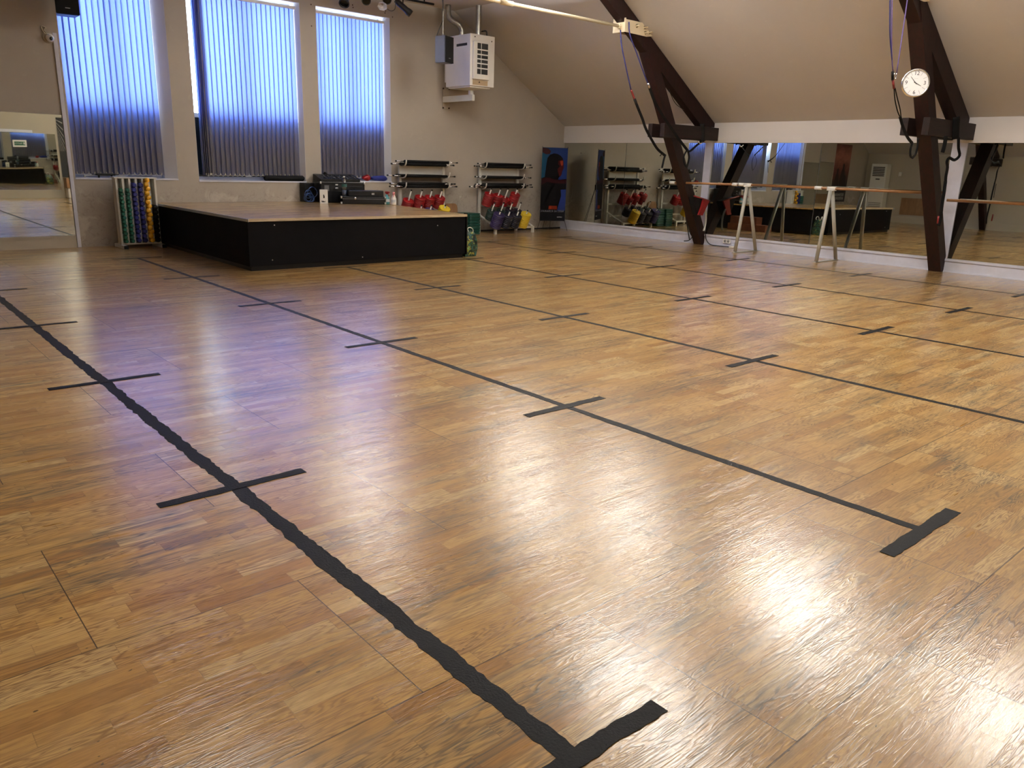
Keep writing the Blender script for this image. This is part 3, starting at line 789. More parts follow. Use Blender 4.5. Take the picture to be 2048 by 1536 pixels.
bm = bmesh.new(); tube(bm, [p - r.location for p in strap_path([(1388, 392), (1402, 396), (1418, 401)], 9.07)], 0.012, 8); obj('top_piping', bm, M['red'], r, True)
bm = bmesh.new(); tube(bm, [p - r.location for p in smooth_pts(strap_path([(1410, 418), (1412, 435), (1410, 452), (1407, 462)], 9.08), 4)], 0.022, 8, True, 0.3); obj('strap', bm, M['grey_metal'], r, True)

# ------------------------------------------------------------------ barres
def pole(pts, rad): bm = bmesh.new(); tube(bm, pts, rad, 14); return bm
PZ = 1.185; PXX = 12.42
def cap(bm, y0_, y1_, x_, z_): tube(bm, [(x_, y0_, z_), (x_, y1_, z_)], 0.030, 14)
r = thing('ballet_barre', 'wooden barre pole with white ends passing the tie-rod truss post', 'barre', (12.34, 8.8, PZ-0.015), 0, 'wooden barre poles')
a = atX(1342, 365, 12.34); b = atX(1475, 369, 12.34)
obj('pole', pole([(0, a.y-8.8, a.z-r.location.z), (0, b.y-8.8, b.z-r.location.z)], 0.021), M['barre_wood'], r, True)
bm = bmesh.new(); cap(bm, a.y-8.8-0.10, a.y-8.8+0.02, 0, a.z-r.location.z); obj('end_cap', bm, M['white_plastic'], r, True)
bm = bmesh.new(); cap(bm, b.y-8.8, b.y-8.8+0.10, 0, b.z-r.location.z); obj('end_cap', bm, M['white_plastic'], r, True)
def trestle(label, yq, apx, foot_y):
    r = thing('barre_trestle', label, 'stand', (12.66, yq, 0), 0, 'grey barre trestles')
    top = (12.52-12.66, 0, PZ-0.03)
    for (nm, fx) in (('leg', 12.33-12.66), ('leg', 12.99-12.66)):
        bm = bmesh.new(); tube(bm, [(fx, 0, 0.015), (top[0] + (0.03 if fx > 0 else -0.03), 0, top[2])], 0.030, 12); obj(nm, bm, M['grey_metal'], r, True)
    bm = bmesh.new(); bx(bm, 12.28-12.66, 13.03-12.66, -0.03, 0.03, 0.0, 0.012, bev=0.003); obj('floor_bar', bm, M['grey_metal'], r)
    bm = bmesh.new(); bx(bm, top[0]-0.05, top[0]+0.05, -0.06, 0.06, PZ-0.035, PZ-0.020, bev=0.004); tube(bm, [(top[0], -0.07, PZ), (top[0], 0.07, PZ)], 0.029, 14); obj('pole_clamp', bm, M['white_plastic'], r, True)
    return r
trestle('grey A-shaped barre trestle closer to the tie-rod truss', 8.03, None, None)
trestle('grey A-shaped barre trestle closer to the clock truss', 6.47, None, None)
r = thing('ballet_barre', 'long wooden barre pole lying across both grey trestles', 'barre', (12.52, 6.5, PZ), 0, 'wooden barre poles')
obj('pole', pole([(0, 5.0-6.5, 0), (0, 8.18-6.5, 0)], 0.022), M['barre_wood'], r, True)
for y_ in (6.70, 8.17):
    bm = bmesh.new(); cap(bm, y_-6.5-0.06, y_-6.5+0.06, 0, 0); obj('end_cap', bm, M['white_plastic'], r, True)
r = thing('ballet_barre', 'wooden barre pole running right from the clock truss to the picture edge', 'barre', (12.85, 3.2, 1.085), 0, 'wooden barre poles')
obj('pole', pole([(0, 4.80-3.2, 0), (0, 1.2-3.2, 0)], 0.022), M['barre_wood'], r, True)
bm = bmesh.new(); bx(bm, -0.02, 0.23, -0.02, 0.02, -0.045, -0.02); obj('wall_bracket', bm, M['grey_metal'], r); r.children[-1].location = (0, 1.6-3.2, 0)

# double socket on the plinth
p = atX(1454, 483, XR-0.014)
r = thing('wall_socket', 'white double wall socket on the plinth behind the left trestle', 'socket', (XR-0.014, p.y, 0.115))
obj('socket_plate', box(-0.014, 0, -0.085, 0.085, -0.042, 0.042, 0.005), M['white_plastic'], r)
for s in (-1, 1):
    bm = bmesh.new(); lathe(bm, [(0, 0.002), (0.027, 0.002), (0.030, 0)], 18, (-0.014, s*0.036, 0), (-1, 0, 0)); obj('outlet_cup', bm, pbr('grey_outlet', (150, 150, 150), 0.5), r, True)
    bm = bmesh.new()
    for q in (-1, 1): lathe(bm, [(0, 0.003), (0.006, 0.003), (0.006, 0)], 8, (-0.0145, s*0.036+q*0.010, 0), (-1, 0, 0))
    obj('pin_holes', bm, M['dark_slot'], r)

# ------------------------------------------------------------------ gas heater under the roof
HX0, HX1, HYF, HYB, HZ0, HZ1 = 9.50, 10.08, 12.22, 12.98, 2.80, 3.70
r = thing('gas_heater', 'white wall-hung warm air heater with black louvres by the slope', 'heater', ((HX0+HX1)/2, (HYF+HYB)/2, HZ0))
L = lambda x, y, z: (x-(HX0+HX1)/2, y-(HYF+HYB)/2, z-HZ0)
def rel_box(x0, x1, y0, y1, z0, z1, bev=0.0):
    a = L(x0, y0, z0); b = L(x1, y1, z1); return box(a[0], b[0], a[1], b[1], a[2], b[2], bev)
obj('casing', rel_box(HX0, HX1, HYF, HYB, HZ0, HZ1, 0.012), M['heater_white'], r)
obj('back_plate', rel_box(HX0+0.06, HX1-0.02, HYB, HYB+0.12, HZ0+0.1, HZ1-0.15, 0.006), M['heater_white'], r)
obj('base_tray', rel_box(HX0+0.03, HX1-0.06, HYF+0.04, HYB-0.05, HZ0-0.025, HZ0-0.001, 0.004), M['heater_white'], r)
bm = bmesh.new()
fx0, fx1, fz0, fz1 = HX0+0.04, HX1-0.16, HZ0+0.12, HZ1-0.13
a = L(fx0, HYF-0.05, fz0); b = L(fx1, HYF, fz1); bx(bm, a[0], b[0], a[1], b[1], a[2], b[2], bev=0.01)
obj('louvre_panel', bm, M['heater_white'], r)
gx0, gx1, gz0, gz1 = HX0+0.125, HX0+0.375, HZ0+0.19, HZ0+0.745
bm = bmesh.new(); zc = gz1
cells = [(0.115), (0.075), (0.07), (0.07), (0.075), (0.105)]; z = gz1
for h in cells:
    for (c0, c1) in ((gx0, gx0+0.085), (gx0+0.10, gx1)):
        a = L(c0, HYF-0.0515, z-h+0.014); b = L(c1, HYF-0.0495, z); bx(bm, a[0], b[0], a[1], b[1], a[2], b[2])
    z -= h + 0.008
obj('louvre_openings', bm, M['dark_slot'], r)
bm = bmesh.new(); a = L(HX0-0.004, HYF+0.10, HZ1-0.20); b = L(HX0-0.0005, HYF+0.42, HZ1-0.155); bx(bm, a[0], b[0], a[1], b[1], a[2], b[2]); obj('side_slot', bm, M['dark_slot'], r)
bm = bmesh.new(); a = L(HX0+0.06, HYF-0.001, HZ0+0.02); bx(bm, a[0], a[0]+0.36, a[1]-0.002, a[1], a[2], a[2]+0.085); obj('name_plate', bm, pbr('tan_plate', (160, 142, 116), 0.5), r)
text_obj('plate_mark', '▲', 0.05, M['brown_dirt'], r, L(HX0+0.22, HYF-0.004, HZ0+0.075), (PI/2, 0, 0), 0.0005)
bm = bmesh.new()
for (x, y, z) in ((HX0+0.10, HYF-0.003, HZ1-0.05), (HX1-0.08, HYF-0.003, HZ1-0.09)): lathe(bm, [(0, 0.004), (0.012, 0.004), (0.012, 0)], 10, L(x, y, z), (0, -1, 0))
obj('screws', bm, M['dark_slot'], r)
bm = bmesh.new(); q = L(9.98, 12.46, HZ1)
pa = L(9.90, 12.50, HZ1); lathe(bm, [(0.055, -0.01), (0.055, ZC-HZ1-0.002)], 20, pa, (0, 0, 1)); lathe(bm, [(0.061, 0.0), (0.061, 0.05)], 20, pa, (0, 0, 1)); obj('flue_pipe', bm, M['galv'], r, True)
bm = bmesh.new(); tube(bm, smooth_pts([L(9.72, 12.78, HZ1-0.02), L(9.72, 12.78, HZ1+0.12), L(9.66, 12.80, HZ1+0.22), L(9.56, 12.86, HZ1+0.28), L(9.50, 12.90, HZ1+0.36), L(9.50, 12.92, ZC-0.002)], 5), 0.052, 18); obj('intake_pipe', bm, M['galv'], r, True)
bm = bmesh.new(); tube(bm, smooth_pts([L(9.95, 12.55, HZ1+0.1), L(10.06, 12.52, HZ1+0.13), L(10.10, 12.50, HZ1+0.12), L(10.11, 12.5, HZ1)], 4), 0.013, 8); obj('gas_pipe', bm, M['black_plastic'], r, True)
# its wall bracket
r = thing('wall_bracket', 'white metal wall bracket with rusty screws below the heater', 'bracket', (9.66, YW-0.01, 2.6))
bm = bmesh.new(); bx(bm, 0, 0.16, -0.005, 0.009, -0.17, 0.22, bev=0.003); obj('plate', bm, M['wall_side'], r)
bm = bmesh.new(); bx(bm, 0.0, 0.06, -0.95, -0.005, -0.05, 0.06, bev=0.004); obj('arm', bm, M['white_metal'], r)
bm = bmesh.new(); bx(bm, -0.01, 0.07, -0.90, -0.84, 0.061, 0.14, bev=0.006); obj('rubber_mount', bm, M['white_metal'], r)
bm = bmesh.new()
for (x, z) in ((0.01, 0.21), (0.15, 0.21), (0.01, -0.15), (0.15, -0.15)): lathe(bm, [(0, 0.02), (0.014, 0.02), (0.016, 0)], 8, (x, -0.005, z), (0, -1, 0))
obj('screws', bm, M['brown_dirt'], r)

# ------------------------------------------------------------------ loudspeakers, camera, spotlights
def speaker(label, c, size, rz, side_m, tiltx=0.0, mark=True):
    w_, d_, h_ = size
    r = thing('loudspeaker', label, 'loudspeaker', c, rz); r.rotation_euler = (tiltx, 0, rz)
    bm = bmesh.new(); P = [(-w_/2*0.8, d_/2), (-w_/2, -d_/2+0.02), (w_/2, -d_/2+0.02), (w_/2*0.8, d_/2)]
    prism(bm, P, 'z', -h_/2, h_/2); bmesh.ops.bevel(bm, geom=bm.edges[:], offset=0.008, segments=2, affect='EDGES'); obj('cabinet', bm, side_m, r)
    bm = bmesh.new(); bx(bm, -w_/2+0.003, w_/2-0.003, -d_/2, -d_/2+0.019, -h_/2+0.004, h_/2-0.004, bev=0.006); obj('grille', bm, M['black_foam'], r)
    if mark:
        bm = bmesh.new(); bx(bm, -0.03, 0.03, -d_/2-0.001, -d_/2, -h_/2+0.075, -h_/2+0.083); obj('badge', bm, M['silver'], r)
    return r
c1 = atY(129, -8, 12.95)
r = speaker('black loudspeaker at the top edge beside the left window', (c1.x, 12.93, c1.z+0.01), (0.29, 0.28, 0.52), D2(-6), M['black_plastic'])
bm = bmesh.new(); bx(bm, -0.03, 0.03, 0.14, 0.39, 0.0, 0.06); obj('mount', bm, M['black_plastic'], r)
c2_ = atY(888, 100, 12.05)
r = speaker('small black loudspeaker with blue-lit side hanging in front of the heater', c2_, (0.27, 0.24, 0.44), D2(22), pbr('blue_lit_cabinet', (96, 100, 112), 0.4), 0.0)  # bluish light on the side is put into the cabinet colour
bm = bmesh.new(); tube(bm, [(0, 0.02, 0.22), (0, 0.02, ZC-c2_.z-0.001)], 0.007, 8); obj('hanging_rod', bm, M['galv'], r)
bm = bmesh.new(); tube(bm, smooth_pts([(-0.10, 0.10, 0.20), (-0.06, 0.06, 0.34), (0.02, 0.04, 0.50), (-0.01, 0.02, 0.68), (-0.04, 0.02, ZC-c2_.z-0.001)], 5), 0.008, 8); obj('cable', bm, M['cable'], r, True)
bm = bmesh.new(); lathe(bm, [(0.012, -0.02), (0.02, 0.0), (0.012, 0.02)], 10, (0, 0.02, 0.245), (0, 0, 1)); obj('hook', bm, M['galv'], r)

cc = atY(98, 74, YW-0.05)
r = thing('security_camera', 'small white round security camera on the wall left of the windows', 'camera', (cc.x, YW-0.001, cc.z))
bm = bmesh.new(); lathe(bm, [(0, 0.025), (0.075, 0.02), (0.08, 0.0)], 24, (0, 0, 0), (0, -1, 0)); obj('mount_base', bm, M['wall_side'], r, True)
bm = bmesh.new(); lathe(bm, [(0.045, 0.0), (0.052, 0.03), (0.048, 0.06), (0.035, 0.075), (0.0, 0.078)], 24, (0, -0.02, 0), (0.25, -1, -0.3)); obj('housing', bm, M['white_plastic'], r, True)
bm = bmesh.new(); lathe(bm, [(0.026, 0.0), (0.026, 0.003), (0, 0.008)], 18, Vector((0, -0.02, 0)) + Vector((0.25, -1, -0.3)).normalized()*0.078, (0.25, -1, -0.3)); obj('lens', bm, M['lens'], r, True)
bm = bmesh.new(); tube(bm, smooth_pts([(0, -0.015, 0.03), (-0.05, -0.02, 0.09), (-0.02, -0.02, 0.12), (-0.08, -0.02, 0.13), (-0.05, -0.015, 0.05)], 4), 0.009, 8); obj('cable_loop', bm, M['wall_side'], r, True)

# stage spotlights on a bar above the right window
sb = thing('lighting_bar', 'black lighting bar above the right window, just out of view', 'bar', (7.8, 12.4, 4.1))
bm = bmesh.new(); tube(bm, [(-1.0, 0, 0), (1.0, 0, 0)], 0.02, 10); obj('bar_tube', bm, M['black_plastic'], sb, True)
bm = bmesh.new()
for x in (-0.8, 0.8): tube(bm, [(x, 0, 0.015), (x, 0, 0.149)], 0.012, 8)
obj('ceiling_drop', bm, M['black_plastic'], sb, True)
def spot(label, px, py, direction, ln=0.24, rad=0.075, m='black_plastic', lens='lens'):
    p = atY(px, py, 12.4)
    r = thing('stage_spotlight', label, 'spotlight', p, 0, 'spotlights above the right window')
    d = Vector(direction).normalized()
    bm = bmesh.new(); lathe(bm, [(0, -ln*0.5), (rad*0.6, -ln*0.48), (rad*0.8, -ln*0.3), (rad*0.82, ln*0.2), (rad, ln*0.35), (rad*1.03, ln*0.5), (rad*0.9, ln*0.5), (rad*0.85, ln*0.4)], 20, (0, 0, 0), d); obj('can', bm, M[m], r, True)
    bm = bmesh.new(); lathe(bm, [(rad*0.86, ln*0.41), (0, ln*0.44)], 20, (0, 0, 0), d); obj('lens', bm, M[lens], r, True)
    bm = bmesh.new(); tube(bm, [(0, 0, rad*0.7), (0, 0, 4.08-p.z)], 0.012, 8); obj('yoke', bm, M['black_plastic'], r)
    return r
spot('black stage spotlight tilted left, leftmost of four at the top', 690, -2, (-0.5, -0.5, -0.9), 0.22, 0.085)
spot('black stage spotlight facing the room, second of four', 733, 0, (-0.55, -0.8, -0.25), 0.18, 0.075)
spot('black stage spotlight with crumpled blue-white reflector, third of four', 774, -1, (-0.5, -0.8, -0.2), 0.18, 0.075)
spot('long black stage spotlight pointing down right, rightmost of four', 806, 14, (0.72, -0.25, -0.55), 0.34, 0.062)
p = atY(765, 9, 12.38)
bm = bmesh.new(); lathe(bm, [(0.02, 0.0), (0.075, 0.02), (0.085, 0.05)], 7, (0, 0, 0), (-0.4, -0.5, -0.8)); o = obj('crumpled_foil', bm, M['reveal'])
o.location = p; tag(o, 'crumpled pale foil cuff hanging beside the third spotlight', 'foil')
bm = bmesh.new(); tube(bm, smooth_pts([atY(772, 16, 12.4), atY(781, 22, 12.4), atY(789, 19, 12.4), atY(791, 8, 12.4), atY(790, -4, 12.4)], 5), 0.006, 8); tag(obj('cable', bm, M['cable'], None, True), 'thin looping cable between the two right-hand spotlights', 'cable')

# wall marks: small drill holes round the windows
bm = bmesh.new()
for (x, y) in ((622, 9), (623, 52), (705, 10), (706, 15), (771, 22), (770, 26), (785, 34), (1093, 303)):
    q = atY(x, y, YW-0.0005); lathe(bm, [(0, 0.002), (0.012, 0.002), (0.012, 0)], 8, q, (0, -1, 0))
struct('wall_plugs', bm, M['brown_dirt'])

# ------------------------------------------------------------------ dumbbell rack
RX0, RX1, RY, RH = 3.40, 3.95, 12.97, 1.05
r = thing('dumbbell_rack', 'white upright dumbbell rack with vertical channels beside the stage', 'rack', ((RX0+RX1)/2, RY, 0))
cx0 = (RX0+RX1)/2
NCH = 6; chw = (RX1-RX0)/NCH
bm = bmesh.new()
for k in range(NCH+1):
    x = RX0 + chw*k - cx0; bx(bm, x-0.014, x+0.014, -0.07, 0.10, 0.07, RH-0.02)
obj('channel_divider', bm, M['white_metal'], r)
obj('back_panel', box(RX0-cx0, RX1-cx0, 0.10, 0.112, 0.07, RH-0.02), M['white_metal'], r)
obj('top_rail', box(RX0-cx0-0.03, RX1-cx0+0.03, -0.08, 0.115, RH-0.02, RH, 0.004), M['white_metal'], r)
obj('bottom_rail', box(RX0-cx0-0.02, RX1-cx0+0.02, -0.08, 0.115, 0.055, 0.075, 0.004), M['white_metal'], r)
for x in (RX0-cx0, RX1-cx0):
    obj('foot', box(x-0.03, x+0.03, -0.24, 0.27, 0.0, 0.052, 0.004), M['white_metal'], r)
    obj('foot_cap', box(x-0.031, x+0.031, -0.252, -0.241, 0.0, 0.054, 0.003), M['black_plastic'], r)
    obj('foot_cap', box(x-0.031, x+0.031, 0.271, 0.285, 0.0, 0.054, 0.003), M['black_plastic'], r)
def dumbbell_mesh(name, rad, ln, m, hexa=True):
    bm = bmesh.new(); sg = 6 if hexa else 16
    for s in (-1, 1):
        lathe(bm, [(0, s*ln*0.5), (rad*0.75, s*ln*0.5), (rad, s*ln*0.44), (rad, s*ln*0.24), (rad*0.7, s*ln*0.20), (0, s*ln*0.20)], sg, (0, 0, 0), (0, 1, 0))
    lathe(bm, [(rad*0.38, -ln*0.22), (rad*0.38, ln*0.22)], 10, (0, 0, 0), (0, 1, 0))
    bmesh.ops.recalc_face_normals(bm, faces=bm.faces[:])
    o = obj(name, bm, m, None, not hexa); return o
cols = [('green', 'green_v', 14, 0.058, 0.030, True, 0), ('green', 'green_v', 14, 0.058, 0.030, True, 1), ('navy blue', 'blue_v', 13, 0.0685, 0.036, True, 2),
        ('navy blue', 'blue_v', 13, 0.0685, 0.036, True, 3), ('yellow', 'yellow_v', 15, 0.0640, 0.036, False, 4), ('black', 'black_foam', 8, 0.070, 0.038, False, 5)]
cname = ['leftmost', 'second', 'third', 'fourth', 'fifth', 'rightmost']
for (cn, mk, n, sp, rad, hx, k) in cols:
    proto = dumbbell_mesh('dumbbell', rad, 0.15, M[mk], hx); xx = RX0 + chw*(k+0.5)
    for j in range(n):
        if j == 0: o = proto
        else: o = proto.copy(); COL.objects.link(o)
        jx = (0.012*(-1)**j if cn == 'yellow' else 0.004*(-1)**j); yy = RY-0.055 - (0.025 if (cn in ('yellow', 'black') and j % 2) else 0)
        o.location = (xx+jx, yy, 0.078 + rad + sp*j); o.rotation_euler = (0, random.uniform(0, 1.0) if hx else 0, 0)
        o['label'] = '%s dumbbell in the %s column of the white rack, %s from the bottom' % (cn, cname[k], ORD[j+1]); o['category'] = 'dumbbell'; o['group'] = '%s dumbbells in the white rack' % cn

# ------------------------------------------------------------------ barbell and plate racks
def disc_bm(rad, th, hole=0.016, holes=False):
    bm = bmesh.new()
    lathe(bm, [(hole, 0), (hole+0.01, 0.001), (rad*0.45, 0.0), (rad*0.5, 0.004), (rad*0.8, 0.004), (rad*0.86, 0), (rad*0.96, 0.001), (rad, th*0.3), (rad, th*0.7), (rad*0.96, th-0.001),
               (rad*0.86, th), (rad*0.8, th-0.004), (rad*0.5, th-0.004), (rad*0.45, th), (hole+0.01, th-0.001), (hole, th)], 28, closed=True)
    bmesh.ops.recalc_face_normals(bm, faces=bm.faces[:])
    return bm
PROTO = {}
def plate(color, rad, th):
    k = (color, rad, th)
    if k not in PROTO:
        o = obj('weight_plate', disc_bm(rad, th), M[color], None, True); PROTO[k] = o; return o
    o = PROTO[k].copy(); COL.objects.link(o); return o
def plate_rack(which, px0, px1, py, fy):
    """px0/px1 post positions, py back plane, fy front feet"""
    side = 'left' if which == 'L' else 'right'
    r = thing('weight_rack', 'white weight rack with barbells on top, the %s of the two by the window wall' % side, 'rack', ((px0+px1)/2, py, 0), 0, 'white weight racks')
    c0 = (px0+px1)/2; A = lambda x, y, z: (x-c0, y-py, z)
    for x in (px0, px1):
        obj('upright', box(x-c0-0.028, x-c0+0.028, -0.02, 0.03, 0.0, 1.36, 0.004), M['white_metal'], r)
        bm = bmesh.new(); tube(bm, [(x-c0, 0.0, 0.36), (x-c0, fy-py, 0.13)], 0.024, 4); obj('base_arm', bm, M['white_metal'], r)
        obj('foot', box(x-c0-0.026, x-c0+0.026, fy-py-0.03, fy-py+0.02, 0.0, 0.14, 0.003), M['white_metal'], r)
        for z in (1.40, 1.185, 0.985):
            bm = bmesh.new(); tube(bm, smooth_pts([(x-c0, 0.0, z-0.075), (x-c0, -0.12, z-0.085), (x-c0, -0.20, z-0.05), (x-c0, -0.225, z+0.03)], 4), 0.013, 8); obj('barbell_hook', bm, M['white_metal'], r, True)
    for (z, y) in ((0.55, -0.03), (0.27, -0.10), (0.115, -0.50)):
        obj('crossbar', box(px0-c0, px1-c0, y-0.015, y+0.015, z-0.02, z+0.02, 0.003), M['white_metal'], r)
    obj('top_panel', box(px0-c0, px1-c0, 0.005, 0.02, 1.12, 1.34), M['white_metal'], r)
    # barbells on three pairs of hooks
    rows = {'R': [(1.40, 4), (1.185, 2), (0.985, 6)], 'L': [(1.40, 4), (1.185, 2), (0.985, 5)]}[which]
    rn = random.Random(5 if which == 'R' else 9)
    place = [(-0.04, -0.045), (-0.09, -0.05), (-0.145, -0.045), (-0.07, 0.005), (-0.12, 0.004), (-0.175, -0.015)]
    rname = ['top', 'middle', 'bottom']
    for ri, (z, n) in enumerate(rows):
        for k in range(n):
            yy, dz = place[k]; dx = rn.uniform(-0.10, 0.10)
            b = thing('barbell', '%s black foam-covered barbell on the %s hooks of the %s rack' % (ORD[k+1], rname[ri], side), 'barbell', (c0+dx, py+yy-0.01, z+dz), 0, 'foam-covered barbells')
            hl = (px1-px0)/2
            bm = bmesh.new(); tube(bm, [(-hl-0.02, 0, 0), (hl+0.02, 0, 0)], 0.027, 12); obj('foam_sleeve', bm, M['black_foam'], b, True)
            for s in (-1, 1):
                bm = bmesh.new(); tube(bm, [(s*(hl+0.02), 0, 0), (s*(hl+0.20), 0, 0)], 0.0125, 10); obj('bar_end', bm, M['chrome'], b, True)
                bm = bmesh.new(); tube(bm, [(s*(hl+0.20), 0, 0), (s*(hl+0.225), 0, 0)], 0.015, 10); obj('rubber_tip', bm, M['black_plastic'], b, True)
    # peg stacks : tilted pegs
    ax = Vector((0, -math.sin(D2(27)), math.cos(D2(27))))
    stacks = {
        'R': [('upper row first', 10.62, 13.05, 0.575, 'red', 0.110, 0.032, 8), ('upper row second', 10.87, 13.05, 0.575, 'red', 0.108, 0.032, 7), ('upper row third', 11.08, 13.05, 0.575, 'red', 0.104, 0.032, 5), ('upper row fourth', 11.34, 13.05, 0.575, 'red', 0.108, 0.032, 8),
              ('lower row first', 10.59, 12.90, 0.295, 'dkgreen_v', 0.098, 0.032, 6), ('lower row second', 10.84, 12.90, 0.295, 'dkgreen_v', 0.098, 0.032, 6), ('lower row third', 11.08, 12.90, 0.295, 'dkblue_v', 0.10, 0.032, 7), ('lower row fourth', 11.32, 12.90, 0.295, 'dkblue_v', 0.10, 0.032, 6),
              ('front row first', 10.57, 12.68, 0.145, 'purple_v', 0.122, 0.038, 8), ('front row second', 10.83, 12.68, 0.145, 'dkblue_v', 0.112, 0.038, 7), ('front row third', 11.07, 12.68, 0.145, 'dkblue_v', 0.112, 0.038, 7), ('front row fourth', 11.32, 12.68, 0.145, 'yellow_p', 0.114, 0.034, 9)],
        'L': [('upper row first', 8.60, 13.00, 0.545, 'red', 0.112, 0.032, 5), ('upper row second', 8.85, 13.00, 0.545, 'red', 0.110, 0.032, 7), ('upper row third', 9.08, 13.00, 0.545, 'red', 0.108, 0.032, 7), ('upper row fourth', 9.32, 13.00, 0.545, 'red', 0.110, 0.032, 7),
              ('lower row first', 8.70, 12.80, 0.27, 'dkblue_v', 0.10, 0.032, 6), ('lower row second', 8.93, 12.80, 0.27, 'purple_v', 0.11, 0.034, 8),
              ('lower row third', 9.20, 12.72, 0.27, 'yellow_p', 0.116, 0.036, 9)]}[which]
    cn_ = {'red': 'red', 'dkgreen_v': 'dark green', 'dkblue_v': 'dark navy', 'purple_v': 'purple', 'yellow_p': 'yellow'}
    for (nm, x, y, z, col, rad, th, n) in stacks:
        base = Vector((x, y, z)); peg = 0.36
        bm = bmesh.new(); b0 = base - Vector((c0, py, 0)); tube(bm, [b0 - ax*0.03, b0 + ax*peg], 0.0135, 10); obj('plate_peg', bm, M['white_metal'], r, True)
        bm = bmesh.new(); tube(bm, [b0 + ax*peg, b0 + ax*(peg+0.02)], 0.016, 10); obj('peg_cap', bm, M['black_plastic'], r, True)
        for k in range(n):
            o = plate(col, rad, th-0.001)
            o.location = base + ax*(th*k); o.rotation_euler = (D2(27), 0, 0)
            o['label'] = '%s weight plate, %s from below, %s peg, %s rack' % (cn_[col], ORD[k+1], nm, side); o['category'] = 'weight plate'
            o['group'] = '%s plates on the %s rack' % (cn_[col], side)
    return r
plate_rack('R', 10.58, 11.63, 13.22, 12.68)
plate_rack('L', 8.57, 9.60, 13.18, 12.66)
# thin hanging hook left of right rack
# brown balance board leaning on the wall
bm = bmesh.new(); P = [(-0.17, 0), (0.17, 0), (0.17, 0.50)] + [(0.17-0.08+0.08*math.cos(a), 0.52+0.08*math.sin(a)) for a in (0, .5, 1.0, 1.57)] + [(-0.09+0.08*math.cos(a), 0.52+0.08*math.sin(a)) for a in (1.57, 2.1, 2.7, 3.14)]
prism(bm, P, 'y', -0.012, 0.012); o = obj('balance_board', bm, M['mdf']); o.location = (9.86, 13.205, 0.0); o.rotation_euler = (D2(-8), 0, 0)
tag(o, 'brown board with rounded top leaning on the wall beside the left rack', 'board')

# green steps, two stacks
def step_mesh():
    bm = bmesh.new(); n = 40; hx_, hy_ = 0.160, 0.235; prof = [(0.94, 0.0), (1.0, 0.008), (1.0, 0.022), (0.93, 0.028), (0.93, 0.036), (0.99, 0.042), (0.99, 0.054), (0.96, 0.060)]
    rings = []
    for (s, h) in prof:
        ring = []
        for k in range(n):
            a = 2*PI*k/n; ca, sa = math.cos(a), math.sin(a); e = 0.35
            ring.append(bm.verts.new((hx_*s*math.copysign(abs(ca)**e, ca), hy_*s*math.copysign(abs(sa)**e, sa), h)))
        rings.append(ring)
    for A, B in zip(rings, rings[1:]):
        for k in range(n): bm.faces.new((A[k], A[(k+1) % n], B[(k+1) % n], B[k]))
    bm.faces.new(rings[0][::-1]); bm.faces.new(rings[-1]); return bm
proto = obj('step_platform', step_mesh(), M['step_green'], None, True); first = True
for (sx_, sy_, nm) in ((10.10, 12.965, 'right'), (9.785, 12.95, 'left')):
    for k in range(7):
        if first: o = proto; first = False
        else: o = proto.copy(); COL.objects.link(o)
        o.location = (sx_+random.uniform(-.002, .002), sy_+random.uniform(-.004, .004), 0.0605*k + 0.0003); o.rotation_euler = (0, 0, D2(random.uniform(-0.4, 0.4)))
        o['label'] = 'green plastic step, %s from the floor in the %s stack behind the stage' % (ORD[k+1], nm); o['category'] = 'step'; o['group'] = 'stacked green aerobic steps'

# patterned shopping bag by the stage corner
m, t, b = new_mat('patterned_bag'); g = t.nodes.new('ShaderNodeNewGeometry')
n1 = noise(t, g.outputs['Position'], 17.0, 2, 0.5, 0.6)
c = ramp(t, n1, [(0.0, s2l((10, 14, 12))), (0.42, s2l((14, 22, 18))), (0.46, s2l((30, 78, 46))), (0.52, s2l((22, 78, 92))), (0.56, s2l((16, 24, 20))), (0.62, s2l((128, 122, 44))), (0.68, s2l((96, 140, 84)))])
for e in t.nodes:
    if e.type == 'VALTORGB': e.color_ramp.interpolation = 'CONSTANT'
link(t, c, b.inputs['Base Color']); b.inputs['Roughness'].default_value = 0.35; M['bag'] = m
r = thing('shopping_bag', 'green leafy-patterned shopping bag with white handles at the stage corner', 'bag', (7.60, 9.78, 0))
bm = bmesh.new(); zs = [0, 0.12, 0.25, 0.34, 0.37]; rings = []
for i, z in enumerate(zs):
    hw_ = [0.105, 0.125, 0.125, 0.11, 0.10][i]; hd = [0.085, 0.10, 0.085, 0.05, 0.03][i]
    rings.append([bm.verts.new((sx__*hw_, sy__*hd, z)) for sx__, sy__ in ((-1, -1), (0, -1.12), (1, -1), (1.06, 0), (1, 1), (0, 1.12), (-1, 1), (-1.06, 0))])
for A, B in zip(rings, rings[1:]):
    for k in range(8): bm.faces.new((A[k], A[(k+1) % 8], B[(k+1) % 8], B[k]))
bm.faces.new(rings[0][::-1]); bm.faces.new(rings[-1]); obj('bag_body', bm, M['bag'], r, False)
for s in (-1, 1):
    bm = bmesh.new(); tube(bm, smooth_pts([(-0.05, s*0.03, 0.35), (-0.045, s*0.05, 0.42), (0.0, s*0.06, 0.445), (0.05, s*0.07, 0.41), (0.06, s*0.05, 0.35)], 5), 0.006, 8); obj('handle', bm, M['white_plastic'], r, True)

